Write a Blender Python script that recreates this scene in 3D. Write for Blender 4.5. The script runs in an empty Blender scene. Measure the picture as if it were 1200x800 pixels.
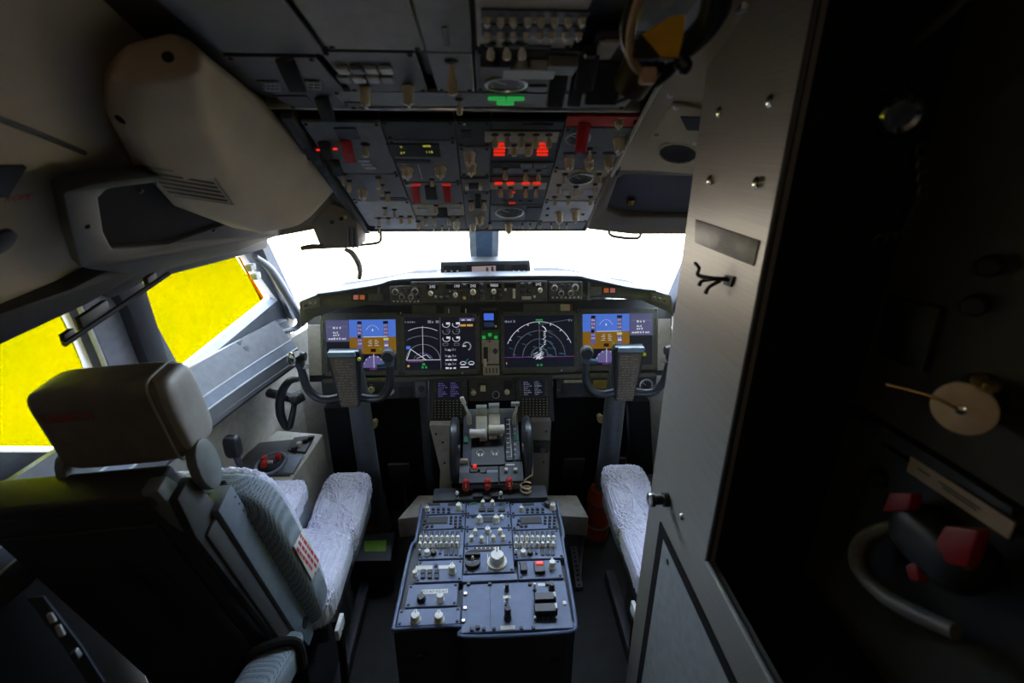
import bpy, bmesh, math, random
from mathutils import Vector, Matrix, noise
from mathutils.geometry import tessellate_polygon
random.seed(7)
scene = bpy.context.scene
COL = scene.collection
# ------------------------------------------------------------------ camera
FPX = 580.0
CAM = Vector((0, 0, 1.76))
YAW, PITCH, ROLL = math.radians(3.28), math.radians(21.55), math.radians(-0.35)
_f = Vector((math.sin(YAW)*math.cos(PITCH), math.cos(YAW)*math.cos(PITCH), -math.sin(PITCH)))
_r0 = Vector((math.cos(YAW), -math.sin(YAW), 0)); _d0 = _f.cross(_r0)
_r = _r0*math.cos(ROLL) + _d0*math.sin(ROLL); _d = -_r0*math.sin(ROLL) + _d0*math.cos(ROLL)
cd = bpy.data.cameras.new('camera'); cam = bpy.data.objects.new('camera', cd); COL.objects.link(cam)
cd.sensor_width = 36; cd.lens = FPX/1200*36; cd.clip_start = .02
cam.matrix_world = Matrix(((_r.x, -_d.x, -_f.x, CAM.x), (_r.y, -_d.y, -_f.y, CAM.y), (_r.z, -_d.z, -_f.z, CAM.z), (0, 0, 0, 1)))
cd.dof.use_dof = True; cd.dof.focus_distance = 1.9; cd.dof.aperture_fstop = 3.2
scene.camera = cam
# ------------------------------------------------------------------ sky and exposure
w = bpy.data.worlds.new('sky'); scene.world = w; w.use_nodes = True
bg = w.node_tree.nodes['Background']; bg.inputs[1].default_value = 1.0
_nt = w.node_tree; _tc = _nt.nodes.new('ShaderNodeTexCoord'); _sp = _nt.nodes.new('ShaderNodeSeparateXYZ'); _rm = _nt.nodes.new('ShaderNodeMapRange'); _mx = _nt.nodes.new('ShaderNodeMix'); _mx.data_type = 'RGBA'
_rm.inputs['From Min'].default_value = -.03; _rm.inputs['From Max'].default_value = .03
_mx.inputs[6].default_value = (9.0, 7.8, 6.2, 1); _mx.inputs[7].default_value = (17.0, 20.0, 24.0, 1)      # sunlit apron below the horizon, overcast sky above
_nt.links.new(_tc.outputs['Generated'], _sp.inputs[0]); _nt.links.new(_sp.outputs['Z'], _rm.inputs['Value']); _nt.links.new(_rm.outputs[0], _mx.inputs[0]); _nt.links.new(_mx.outputs[2], bg.inputs[0])
scene.view_settings.view_transform = 'Standard'; scene.view_settings.look = 'None'
scene.view_settings.exposure = -0.15; scene.view_settings.gamma = 1.0; scene.view_settings.use_curve_mapping = False
# ------------------------------------------------------------------ geometry from the picture: rays meet real planes of the flight deck
def ray(px, py):
    return _f + _r*((px-600)/FPX) + _d*((py-400)/FPX)
def onY(px, py, Y): d = ray(px, py); return CAM + d*((Y-CAM.y)/d.y)
def onX(px, py, X): d = ray(px, py); return CAM + d*((X-CAM.x)/d.x)
def onZ(px, py, Z): d = ray(px, py); return CAM + d*((Z-CAM.z)/d.z)
class Plane:
    def __init__(s, O, V, U=(1, 0, 0)):
        s.O = Vector(O); s.U = Vector(U).normalized(); s.N = s.U.cross(Vector(V)).normalized(); s.V = s.N.cross(s.U).normalized()
    def hit(s, px, py):
        d = ray(px, py); return CAM + d*((s.O-CAM).dot(s.N)/d.dot(s.N))
    def uv(s, px, py):
        q = s.hit(px, py)-s.O; return q.dot(s.U), q.dot(s.V)
    def pt(s, u, v, n=0): return s.O + s.U*u + s.V*v + s.N*n
    def mat(s, u=0, v=0, n=0):
        o = s.pt(u, v, n)
        return Matrix(((s.U.x, s.V.x, s.N.x, o.x), (s.U.y, s.V.y, s.N.y, o.y), (s.U.z, s.V.z, s.N.z, o.z), (0, 0, 0, 1)))
# ------------------------------------------------------------------ materials
MATS = {}
def mat(name, col, rough=.5, metal=0., var=.12, scale=40., bump=0., bscale=200., spec=.5, stretch=None):
    if name in MATS: return MATS[name]
    m = bpy.data.materials.new(name); m.use_nodes = True; nt = m.node_tree; b = nt.nodes['Principled BSDF']
    b.inputs['Roughness'].default_value = rough; b.inputs['Metallic'].default_value = metal
    b.inputs['Specular IOR Level'].default_value = spec
    tc = nt.nodes.new('ShaderNodeTexCoord'); src = tc.outputs['Object']
    if stretch:
        mp = nt.nodes.new('ShaderNodeMapping'); mp.inputs['Scale'].default_value = stretch; nt.links.new(src, mp.inputs[0]); src = mp.outputs[0]
    nz = nt.nodes.new('ShaderNodeTexNoise'); nz.inputs['Scale'].default_value = scale; nz.inputs['Detail'].default_value = 4; nt.links.new(src, nz.inputs['Vector'])
    rp = nt.nodes.new('ShaderNodeValToRGB'); rp.color_ramp.elements[0].position = .3; rp.color_ramp.elements[1].position = .7
    rp.color_ramp.elements[0].color = tuple(c*(1-var) for c in col)+(1,); rp.color_ramp.elements[1].color = tuple(min(1, c*(1+var)) for c in col)+(1,)
    nt.links.new(nz.outputs['Fac'], rp.inputs['Fac']); nt.links.new(rp.outputs['Color'], b.inputs['Base Color'])
    if bump:
        n2 = nt.nodes.new('ShaderNodeTexNoise'); n2.inputs['Scale'].default_value = bscale; n2.inputs['Detail'].default_value = 3; nt.links.new(src, n2.inputs['Vector'])
        bp = nt.nodes.new('ShaderNodeBump'); bp.inputs['Strength'].default_value = bump; bp.inputs['Distance'].default_value = .003
        nt.links.new(n2.outputs['Fac'], bp.inputs['Height']); nt.links.new(bp.outputs['Normal'], b.inputs['Normal'])
    MATS[name] = m; return m
def glow(name, col, st=1.0):
    if name in MATS: return MATS[name]
    m = bpy.data.materials.new(name); m.use_nodes = True; b = m.node_tree.nodes['Principled BSDF']
    b.inputs['Base Color'].default_value = tuple(c*.05 for c in col)+(1,); b.inputs['Roughness'].default_value = .35
    b.inputs['Emission Color'].default_value = tuple(col)+(1,); b.inputs['Emission Strength'].default_value = st
    MATS[name] = m; return m
def film(name, col, haze=.25):
    m = bpy.data.materials.new(name); m.use_nodes = True; nt = m.node_tree; nt.nodes.clear()
    o = nt.nodes.new('ShaderNodeOutputMaterial'); t = nt.nodes.new('ShaderNodeBsdfTransparent'); tl = nt.nodes.new('ShaderNodeBsdfTranslucent')
    mx = nt.nodes.new('ShaderNodeMixShader'); mx.inputs[0].default_value = haze
    tc = nt.nodes.new('ShaderNodeTexCoord'); nz = nt.nodes.new('ShaderNodeTexNoise'); nz.inputs['Scale'].default_value = 7; nz.inputs['Detail'].default_value = 6
    rp = nt.nodes.new('ShaderNodeValToRGB'); e = rp.color_ramp.elements
    e[0].position = .35; e[0].color = tuple(c*.93 for c in col[:1])+(col[1]*.97, col[2], 1); e[1].position = .65; e[1].color = tuple(col)+(1,)
    nt.links.new(tc.outputs['Object'], nz.inputs['Vector']); nt.links.new(nz.outputs['Fac'], rp.inputs['Fac'])
    nt.links.new(rp.outputs['Color'], t.inputs['Color']); nt.links.new(rp.outputs['Color'], tl.inputs['Color'])
    nt.links.new(t.outputs[0], mx.inputs[1]); nt.links.new(tl.outputs[0], mx.inputs[2]); nt.links.new(mx.outputs[0], o.inputs['Surface'])
    MATS[name] = m; return m
def glass(name, tint=(.95, .97, 1)):
    m = bpy.data.materials.new(name); m.use_nodes = True; nt = m.node_tree; nt.nodes.clear()
    o = nt.nodes.new('ShaderNodeOutputMaterial'); t = nt.nodes.new('ShaderNodeBsdfTransparent'); t.inputs[0].default_value = tint+(1,)
    g = nt.nodes.new('ShaderNodeBsdfGlossy'); g.inputs['Roughness'].default_value = .02; mx = nt.nodes.new('ShaderNodeMixShader'); mx.inputs[0].default_value = .04
    nt.links.new(t.outputs[0], mx.inputs[1]); nt.links.new(g.outputs[0], mx.inputs[2]); nt.links.new(mx.outputs[0], o.inputs['Surface'])
    MATS[name] = m; return m
def honeycomb(name, c0, c1, scale):
    m = mat(name, c1, .85, 0, .05, 30); nt = m.node_tree; b = nt.nodes['Principled BSDF']
    tc = nt.nodes.new('ShaderNodeTexCoord'); v = nt.nodes.new('ShaderNodeTexVoronoi'); v.inputs['Scale'].default_value = scale; v.inputs['Randomness'].default_value = .15
    rp = nt.nodes.new('ShaderNodeValToRGB'); rp.color_ramp.elements[0].color = tuple(c0)+(1,); rp.color_ramp.elements[0].position = .25
    rp.color_ramp.elements[1].color = tuple(c1)+(1,); rp.color_ramp.elements[1].position = .5
    nt.links.new(tc.outputs['Object'], v.inputs['Vector']); nt.links.new(v.outputs['Distance'], rp.inputs['Fac']); nt.links.new(rp.outputs['Color'], b.inputs['Base Color'])
    return m
M_black = mat('black_plastic', (.012, .012, .013), .45)
M_soft = mat('black_matte', (.01, .01, .011), .9, spec=.2)
M_dark = mat('dark_grey_metal', (.035, .037, .042), .5)
M_panel = mat('overhead_grey_paint', (.15, .154, .162), .5, bump=.05)
M_paneld = mat('overhead_dark_paint', (.045, .047, .052), .5)
M_panelb = mat('overhead_beige_paint', (.38, .33, .26), .5)
M_panell = mat('overhead_pale_paint', (.42, .44, .47), .5)
M_ped = mat('pedestal_bluegrey_paint', (.095, .13, .235), .5, bump=.04)
M_pedd = mat('pedestal_dark_paint', (.03, .034, .045), .55)
M_mip = mat('instrument_brown_grey', (.10, .092, .078), .55)
M_mipd = mat('instrument_dark_grey', (.04, .04, .041), .55)
M_bezel = mat('bezel_grey', (.085, .082, .073), .5)
M_cream = mat('cream_knob', (.62, .54, .42), .4)
M_white = mat('white_paint', (.72, .71, .67), .45)
M_paper = mat('white_label', (.66, .66, .64), .7)
M_red = mat('red_plastic', (.45, .012, .012), .35)
M_redp = mat('red_orange_paint', (.55, .05, .02), .5)
M_redt = mat('red_print', (.45, .03, .04), .6)
M_steel = mat('steel', (.55, .55, .55), .3, 1.0)
M_chrome = mat('bright_steel', (.8, .8, .8), .15, 1.0)
M_brush = mat('brushed_metal_door', (.36, .34, .31), .42, .55, .10, 60, stretch=(1, .06, 8))
M_liner = mat('beige_liner', (.40, .335, .25), .75, 0, .06, 12, bump=.1, bscale=300)
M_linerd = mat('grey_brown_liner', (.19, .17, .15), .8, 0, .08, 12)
M_frame = mat('window_frame_grey', (.16, .17, .19), .6)
M_framed = mat('window_frame_dark', (.026, .027, .030), .6)
M_side = mat('sidewall_cream', (.38, .36, .31), .7)
M_ledge = mat('ledge_bluegrey', (.15, .17, .21), .6)
M_leather = mat('taupe_leather', (.17, .15, .125), .42, 0, .15, 25, bump=.25, bscale=60)
M_leatherl = mat('grey_leather', (.33, .32, .29), .42, 0, .1, 25, bump=.25, bscale=60)
M_seat = mat('seat_grey_green', (.14, .16, .165), .55)
M_seatd = mat('seat_dark', (.03, .031, .033), .6)
M_seatb = mat('seat_bluegrey', (.13, .16, .2), .45)
M_fleece = mat('white_fleece', (.62, .62, .76), .95, 0, .10, 90, bump=.9, bscale=260, spec=.1)
M_comb = honeycomb('honeycomb_mesh_fabric', (.045, .055, .07), (.25, .30, .35), 185)
M_floor = mat('dark_floor', (.025, .024, .023), .7, 0, .3, 15)
M_heel = mat('beige_metal_plate', (.46, .42, .36), .5)
M_yoke = mat('yoke_black', (.02, .022, .026), .3)
M_column = mat('column_bluegrey', (.09, .10, .12), .4)
M_clip = mat('brown_chart', (.13, .10, .075), .6)
M_green = mat('green_tape', (.22, .42, .04), .6)
M_orange = mat('orange_red_bottle', (.42, .05, .015), .4)
M_yellow = mat('yellow_tag', (.75, .42, .01), .6)
M_film = film('yellow_window_film', (.37, .35, .0), .12)
M_filmo = film('orange_window_film', (.36, .17, .0), .12)
M_glass = glass('window_glass')
M_clear = glass('clear_plastic', (.8, .78, .75))
M_wire = mat('braided_wire', (.55, .42, .3), .4)
G_red = glow('red_light', (1, .03, .01), .75)
G_redo = glow('red_dim_light', (1, .05, .03), .35)
G_green = glow('green_light', (.05, .8, .15), .35)
G_greend = glow('green_dim_light', (.05, .6, .2), .12)
G_white = glow('white_screen_light', (.85, .88, 1), .7)
G_grey = glow('grey_screen_light', (.55, .6, .75), .3)
G_sky = glow('blue_screen_light', (.09, .22, .82), .75)
G_brown = glow('brown_screen_light', (.33, .16, .01), .6)
G_slate = glow('slate_screen_light', (.12, .12, .28), .65)
G_violet = glow('violet_screen_light', (.25, .2, .55), .45)
G_mag = glow('magenta_screen_light', (.45, .12, .6), .35)
G_yel = glow('yellow_screen_light', (.9, .85, .1), .6)
G_amber = glow('amber_screen_light', (.9, .5, .1), .6)
G_blue = glow('blue_light', (.08, .2, .95), .7)
G_cyan = glow('cyan_screen_light', (.1, .35, .5), .4)
G_black = glow('black_screen', (.01, .012, .03), .35)
# ------------------------------------------------------------------ mesh building
class MB:
    def __init__(s, M=None): s.v = []; s.f = []; s.mi = []; s.m = 0; s.M = M
    def add(s, vs, fs):
        o = len(s.v)
        s.v += [tuple(s.M @ Vector(p)) if s.M else tuple(p) for p in vs]
        s.f += [tuple(i+o for i in f) for f in fs]; s.mi += [s.m]*len(fs); return s
    def box(s, x0, x1, y0, y1, z0, z1):
        return s.add([(x0,y0,z0),(x1,y0,z0),(x1,y1,z0),(x0,y1,z0),(x0,y0,z1),(x1,y0,z1),(x1,y1,z1),(x0,y1,z1)],
                     [(3,2,1,0),(4,5,6,7),(0,1,5,4),(1,2,6,5),(2,3,7,6),(3,0,4,7)])
    def lathe(s, prof, n=16, c=(0,0,0)):        # profile of (r, z), axis z
        vs = []; fs = []
        for r, z in prof:
            for i in range(n):
                a = 2*math.pi*i/n; vs.append((c[0]+r*math.cos(a), c[1]+r*math.sin(a), c[2]+z))
        for k in range(len(prof)-1):
            for i in range(n): fs.append((k*n+i, k*n+(i+1)%n, (k+1)*n+(i+1)%n, (k+1)*n+i))
        fs.append(tuple(range(n-1,-1,-1))); fs.append(tuple((len(prof)-1)*n+i for i in range(n)))
        return s.add(vs, fs)
    def cyl(s, p0, p1, r0, r1=None, n=12): return s.tube([p0, p1], [r0, r0 if r1 is None else r1], n)
    def tube(s, pts, r, n=10, caps=True, closed=False):
        if not closed and 3 <= len(pts) <= 12:
            if isinstance(r, (list, tuple)): r = smooth_r(r)
            pts = smooth(pts)
        pts = [Vector(p) for p in pts]; K = len(pts); rs = r if isinstance(r, (list, tuple)) else [r]*K
        vs = []; fs = []; prev = None
        for k, p in enumerate(pts):
            if closed: t = (pts[(k+1) % K]-pts[k-1]).normalized()
            else: t = (pts[min(k+1, K-1)]-pts[max(k-1, 0)]).normalized()
            if prev is None:
                a = Vector((0,0,1)) if abs(t.z) < .9 else Vector((1,0,0)); x = t.cross(a).normalized()
            else: x = (prev - t*prev.dot(t)).normalized()
            prev = x; y = t.cross(x)
            for i in range(n):
                a = 2*math.pi*i/n; vs.append(p + (x*math.cos(a)+y*math.sin(a))*rs[k])
        for k in range(K if closed else K-1):
            k2 = (k+1) % K
            for i in range(n): fs.append((k*n+i, k*n+(i+1)%n, k2*n+(i+1)%n, k2*n+i))
        if caps and not closed: fs.append(tuple(range(n-1,-1,-1))); fs.append(tuple((K-1)*n+i for i in range(n)))
        return s.add(vs, fs)
    def prism(s, poly, vec):                     # a 3-D polygon swept along a vector
        P = [Vector(p) for p in poly]; n = len(P); vec = Vector(vec)
        nrm = Vector((0,0,0))
        for i in range(n): nrm += (P[i]-P[0]).cross(P[(i+1) % n]-P[0])
        if nrm.dot(vec) < 0: P = P[::-1]
        vs = P+[p+vec for p in P]
        tr = tessellate_polygon([P]); 
        fs = [(i, (i+1) % n, n+(i+1) % n, n+i) for i in range(n)]
        for t in tr:
            a, b, c = t
            if (P[b]-P[a]).cross(P[c]-P[a]).dot(vec) < 0: a, b, c = a, c, b
            fs.append((c, b, a)); fs.append((n+a, n+b, n+c))
        return s.add(vs, fs)
    def sheet(s, outer, holes, vec):             # polygon with holes, given a thickness
        loops = [[Vector(p) for p in outer]]+[[Vector(p) for p in h] for h in holes]
        P = [p for l in loops for p in l]; n = len(P); vec = Vector(vec); vs = P+[p+vec for p in P]; fs = []
        for a, b, c in tessellate_polygon(loops):
            if (P[b]-P[a]).cross(P[c]-P[a]).dot(vec) < 0: a, b, c = a, c, b
            fs.append((c, b, a)); fs.append((n+a, n+b, n+c))
        o = 0
        for l in loops:
            k = len(l)
            for i in range(k): fs.append((o+i, o+(i+1) % k, n+o+(i+1) % k, n+o+i))
            o += k
        return s.add(vs, fs)
    def line(s, pts, wd, z=0):                   # flat ribbon in the xy plane
        for a, b in zip(pts[:-1], pts[1:]):
            a = Vector((a[0], a[1])); b = Vector((b[0], b[1])); d = b-a
            if d.length < 1e-9: continue
            q = Vector((-d.y, d.x)).normalized()*wd/2
            s.add([(a.x-q.x,a.y-q.y,z),(b.x-q.x,b.y-q.y,z),(b.x+q.x,b.y+q.y,z),(a.x+q.x,a.y+q.y,z)], [(0,1,2,3)])
        return s
    def rect(s, x0, y0, x1, y1, z=0): return s.add([(x0,y0,z),(x1,y0,z),(x1,y1,z),(x0,y1,z)], [(0,1,2,3)])
    def arc(s, cx, cy, rx, ry, a0, a1, wd, z=0, n=24):
        return s.line([(cx+rx*math.cos(math.radians(a0+(a1-a0)*i/n)), cy+ry*math.sin(math.radians(a0+(a1-a0)*i/n))) for i in range(n+1)], wd, z)
    def mesh(s, name, mats, smooth=35, bevel=0, seg=2, recalc=False):
        me = bpy.data.meshes.new(name); me.from_pydata(s.v, [], s.f); me.update()
        mats = mats if isinstance(mats, (list, tuple)) else [mats]
        for m in mats: me.materials.append(m)
        if len(mats) > 1: me.polygons.foreach_set('material_index', s.mi)
        if bevel or recalc:
            bm = bmesh.new(); bm.from_mesh(me)
            if recalc: bmesh.ops.remove_doubles(bm, verts=bm.verts, dist=1e-5); bmesh.ops.recalc_face_normals(bm, faces=bm.faces)
            if bevel:
                es = [e for e in bm.edges if len(e.link_faces) == 2 and e.calc_face_angle(0) > math.radians(25)]
                bmesh.ops.bevel(bm, geom=es, offset=bevel, segments=seg, affect='EDGES', profile=.5, clamp_overlap=True)
            bm.to_mesh(me); bm.free()
        if smooth:
            me.polygons.foreach_set('use_smooth', [True]*len(me.polygons)); me.set_sharp_from_angle(angle=math.radians(smooth))
        return me
    def build(s, name, mats, parent=None, **k):
        return link(name, s.mesh(name, mats, **k), parent)
def link(name, me, parent=None, loc=None, rot=None, scl=None):
    o = bpy.data.objects.new(name, me); COL.objects.link(o)
    if parent: o.parent = parent
    if loc is not None: o.location = loc
    if rot is not None: o.rotation_euler = rot
    if scl is not None: o.scale = scl
    return o
def tag(o, label, cat, group=None):
    o['label'] = label; o['category'] = cat
    if group: o['group'] = group
    return o
def struct(o, label=None):
    o['kind'] = 'structure'
    if label: o['label'] = label
    return o
def thing(name, label, cat, loc=(0,0,0), group=None, M=None):
    o = bpy.data.objects.new(name, None); COL.objects.link(o); o.empty_display_size = .05
    if M is not None: o.matrix_world = M
    else: o.location = loc
    return tag(o, label, cat, group)
CACHE = {}
def smooth(pts, n=5):
    P = [Vector(p) for p in pts]; out = []
    for k in range(len(P)-1):
        a, b, c, d = P[max(k-1, 0)], P[k], P[k+1], P[min(k+2, len(P)-1)]
        for i in range(n):
            t = i/n; out.append(.5*((2*b)+(c-a)*t+(2*a-5*b+4*c-d)*t*t+(3*b-a-3*c+d)*t**3))
    return out+[P[-1]]
def smooth_r(rs, n=5):
    out = []
    for a, b in zip(rs[:-1], rs[1:]): out += [a+(b-a)*i/n for i in range(n)]
    return out+[rs[-1]]
def cached(key, fn):
    if key not in CACHE: CACHE[key] = fn()
    return CACHE[key]
def super_box(w, d, h, e=.3, nu=48, nv=24):      # soft rounded box
    def p(x): return math.copysign(abs(x)**e, x)
    vs = []; fs = []
    for j in range(nv+1):
        t = -math.pi/2+math.pi*j/nv
        for i in range(nu):
            a = 2*math.pi*i/nu
            vs.append((w/2*p(math.cos(t))*p(math.cos(a)), d/2*p(math.cos(t))*p(math.sin(a)), h/2*p(math.sin(t))))
    for j in range(nv):
        for i in range(nu): fs.append((j*nu+i, j*nu+(i+1) % nu, (j+1)*nu+(i+1) % nu, (j+1)*nu+i))
    return vs, fs
def text_mesh(s, size, m):
    def mk():
        c = bpy.data.curves.new('t', 'FONT'); c.body = s; c.size = size; c.align_x = 'CENTER'; c.align_y = 'CENTER'; c.extrude = .0002; c.resolution_u = 2
        o = bpy.data.objects.new('t', c); COL.objects.link(o); dg = bpy.context.evaluated_depsgraph_get()
        me = bpy.data.meshes.new_from_object(o.evaluated_get(dg)); bpy.data.objects.remove(o); bpy.data.curves.remove(c)
        me.materials.clear(); me.materials.append(m); me.name = 'lettering'; return me
    return cached(('text', s, round(size, 4), m.name), mk)
def strokes_mesh(w, h, rows, m, seed=0, dens=.75, hh=.28):   # lines of print too small to read
    def mk():
        rnd = random.Random(seed); b = MB(); lh = h/rows
        for r in range(rows):
            y = h/2-(r+.5)*lh; x = -w/2
            while x < w/2-lh*.2:
                l = lh*rnd.uniform(.4, 1.4); l = min(l, w/2-x)
                if rnd.random() < .9: b.rect(x, y-lh*hh, x+l, y+lh*hh)
                x += l+lh*(1-dens)*rnd.uniform(.6, 1.8)
        return b.mesh('lettering', m, smooth=0)
    return cached(('strokes', round(w, 4), round(h, 4), rows, m.name, seed), mk)
# ---- small controls (shared meshes)
def toggle_mesh(ln=.028, r=.0052, m=None):
    m = m or M_cream
    def mk():
        b = MB(); b.lathe([(r*1.35, 0), (r*1.35, .003), (r*1.0, .005), (r*.55, .006)], 8); b.m = 1
        b.lathe([(r*.5, .005), (r*.6, ln*.35), (r, ln*.55), (r*1.05, ln*.85), (r*.8, ln*.96), (r*.3, ln)], 10)
        return b.mesh('toggle_switch', [M_dark, m])
    return cached(('tog', ln, r, m.name), mk)
def knob_mesh(r, h, m=None):
    m = m or M_cream; r = round(r, 4); h = round(h, 4)
    def mk():
        b = MB(); b.lathe([(r, 0), (r, h*.18), (r*.86, h*.25), (r*.8, h*.9), (r*.7, h)], 14)
        b.box(-r*.22, r*.22, -r*.95, r*.95, h*.2, h*1.12); b.m = 1; b.box(-r*.07, r*.07, r*.2, r*.97, h*1.1, h*1.14)
        return b.mesh('rotary_knob', [m, M_black])
    return cached(('knob', r, h, m.name), mk)
def screw_mesh(r=.0045, m=None):
    m = m or M_dark
    def mk():
        b = MB(); b.lathe([(r, 0), (r, .0015), (r*.7, .0028)], 10); b.m = 1; b.box(-r*.7, r*.7, -r*.12, r*.12, .002, .0031)
        return b.mesh('screw', [m, M_black])
    return cached(('screw', r, m.name), mk)
def slab_mesh(w, h, d, m, bev=.0015):
    w, h, d = round(w, 4), round(h, 4), round(d, 4)
    def mk(): return MB().box(-w/2, w/2, -h/2, h/2, 0, d).mesh('slab', m, bevel=min(bev, w*.2, h*.2, d*.4), seg=1)
    return cached(('slab', w, h, d, m.name, bev), mk)
class Module:
    """a panel unit that lies on a plane: an Empty with faceplate and controls, all in the unit's own metres"""
    def __init__(s, pl, name, label, rect, m, thick=.008, n=0., cat='control panel', group=None, screws=True, sm=None, gap=.0015, plate='faceplate', uv=None):
        x0, y0, x1, y1 = rect; xm, ym = (x0+x1)/2, (y0+y1)/2
        if uv: s.u0, s.u1, s.v0, s.v1 = uv
        else:
            s.u0, s.u1 = pl.uv(x0, ym)[0], pl.uv(x1, ym)[0]; s.v0, s.v1 = pl.uv(xm, y1)[1], pl.uv(xm, y0)[1]
        s.u0 += gap; s.u1 -= gap; s.v0 += gap; s.v1 -= gap
        s.pl, s.t, s.n = pl, thick, n; s.cu, s.cv = (s.u0+s.u1)/2, (s.v0+s.v1)/2; s.w, s.h = s.u1-s.u0, s.v1-s.v0
        s.e = thing(name, label, cat, M=pl.mat(s.cu, s.cv, n), group=group)
        s.plate = link(plate, slab_mesh(s.w, s.h, thick, m), s.e)
        p = pl.pt(s.cu, s.cv); s.ppm = FPX/((p-CAM).dot(_f))
        if screws:
            k = .008
            if s.w > .03 and s.h > .03:
                for a in (-1, 1):
                    for b_ in (-1, 1): link('screw', screw_mesh(.0042, sm), s.e, (a*(s.w/2-k), b_*(s.h/2-k), thick))
    def at(s, px, py, z=0):
        u, v = s.pl.uv(px, py); return (u-s.cu, v-s.cv, s.t+z)
    def toggle(s, px, py, ln=.028, r=.0052, m=None, tilt=0.25):
        s.legend(px, py, r*1.6)
        return link('toggle_switch', toggle_mesh(ln, r, m), s.e, s.at(px, py), (tilt, 0, 0))
    def legend(s, px, py, off):                                   # tiny white print above a control
        x, y, z = s.at(px, py); y += off+.004
        if abs(y) < s.h/2-.003 and abs(x) < s.w/2-.010: link('legend', strokes_mesh(.018, .0032, 1, M_paper, int(px) % 3, .7), s.e, (x, y, z+.0006))
    def knob(s, px, py, rp, h=.018, m=None, rot=0., name='rotary_knob'):
        s.legend(px, py, rp/s.ppm*1.15)
        return link(name, knob_mesh(rp/s.ppm, h, m), s.e, s.at(px, py), (0, 0, rot))
    def slab(s, name, px, py, wp, hp, d, m, z=0, bev=.0015):    # size given in metres if float<1, else pixels of width; height in metres
        wm = wp if wp < 1 else wp/s.ppm; hm = hp if hp < 1 else hp/s.ppm
        return link(name, slab_mesh(wm, hm, d, m, bev), s.e, s.at(px, py, z))
    def quad(s, name, x0, y0, x1, y1, d, m, z=0, bev=.0015):      # spans picture rows y0..y1 on the plane
        xm, ym = (x0+x1)/2, (y0+y1)/2
        a, b_ = s.pl.uv(x0, ym)[0], s.pl.uv(x1, ym)[0]; c, e = s.pl.uv(xm, y1)[1], s.pl.uv(xm, y0)[1]
        return link(name, slab_mesh(b_-a, e-c, d, m, bev), s.e, ((a+b_)/2-s.cu, (c+e)/2-s.cv, s.t+z))
    def gauge(s, px, py, rm, name='gauge'):
        def mk():
            b = MB(); b.lathe([(rm, 0), (rm, .005), (rm*.86, .006), (rm*.84, .0025)], 28); b.m = 1; b.lathe([(rm*.85, 0), (rm*.85, .0028)], 28)
            b.m = 2; b.line([(0, 0), (-rm*.5, rm*.4)], rm*.07, .0034)
            for i in range(9):
                a = math.radians(-30+i*30); b.line([(rm*.62*math.cos(a), rm*.62*math.sin(a)), (rm*.76*math.cos(a), rm*.76*math.sin(a))], rm*.06, .0032)
            return b.mesh('gauge', [M_steel, M_black, M_paper], smooth=30)
        return link(name, cached(('gauge', round(rm, 4)), mk), s.e, s.at(px, py))
    def text(s, t, px, py, size, m, z=.0012): return link('lettering', text_mesh(t, size, m), s.e, s.at(px, py, z))
    def guard(s, px, py, wm=.022, hm=.05, m=None, lift=.02):
        m = m or M_red
        def mk():
            b = MB(); b.add([(-wm/2,hm/2,0),(wm/2,hm/2,0),(wm/2,-hm/2,lift),(-wm/2,-hm/2,lift),(-wm/2,hm/2,.006),(wm/2,hm/2,.006),(wm/2,-hm/2,lift+.012),(-wm/2,-hm/2,lift+.012)],
                           [(3,2,1,0),(4,5,6,7),(0,1,5,4),(1,2,6,5),(2,3,7,6),(3,0,4,7)])
            b.box(-wm*.3, wm*.3, -hm*.1, hm*.45, -.002, .006)
            return b.mesh('switch_guard', m, bevel=.002, seg=1, recalc=False)
        return link('switch_guard', cached(('guard', wm, hm, m.name, lift), mk), s.e, s.at(px, py))
# ------------------------------------------------------------------ main planes of the flight deck
OV0, OV1 = Vector((0, 1.787, 1.486)), Vector((0, 1.157, 1.832))
P_over = Plane(OV0, OV1-OV0)                                   # forward overhead
P_aft = Plane(OV1, Vector((0, -1, .21)))                       # aft overhead
T = math.radians(18)
P_mip = Plane((0, 2.0, .97), (0, math.sin(T), math.cos(T)))    # main instrument panel
P_mcp = Plane((0, 1.88, 1.225), (0, .17, 1))                   # glareshield face
P_ped = Plane((0, 1.2, .55), (0, 1, 0))                        # aft pedestal
T2 = math.radians(38)
P_cdu = Plane((0, 1.925, .795), (0, math.sin(T2), math.cos(T2)))
P_low = Plane((0, 1.95, .80), (0, .1, 1))                      # lower instrument strip
SA, SB = Vector((-.86, 1.95, 1.2)), Vector((-1.05, 1.07, 1.2))
P_side = Plane(SB, Vector((.12, 0, .4)), SA-SB)                # left window wall, U runs forward, N points inboard
P_up = Plane((-.72, .8, 1.68), Vector((.707, 0, .707)), (0, 1, 0))   # sloping upper left liner
def mirror(p): return Vector((-p[0], p[1], p[2]))
# ------------------------------------------------------------------ shell
struct(MB().box(-1.6, 1.6, -1.0, 2.75, -.05, 0).build('floor', M_floor), 'dark flight deck floor')
struct(MB().box(-1.6, 1.6, -1.05, -1.0, -.05, 2.3).build('wall_back', M_dark), 'dark bulkhead behind the flight deck')
struct(MB().prism([(-1.6, -1, 2.02), (1.6, -1, 2.02), (1.6, 1.157, 2.02), (-1.6, 1.157, 2.02)], (0, 0, .04)).build('ceiling', M_dark), 'dark cabin ceiling above the overhead panels')
struct(MB().box(-.62, .62, 2.45, 2.5, -.05, 1.06).build('wall_front', M_soft), 'dark nose bulkhead below the windshield')
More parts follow.
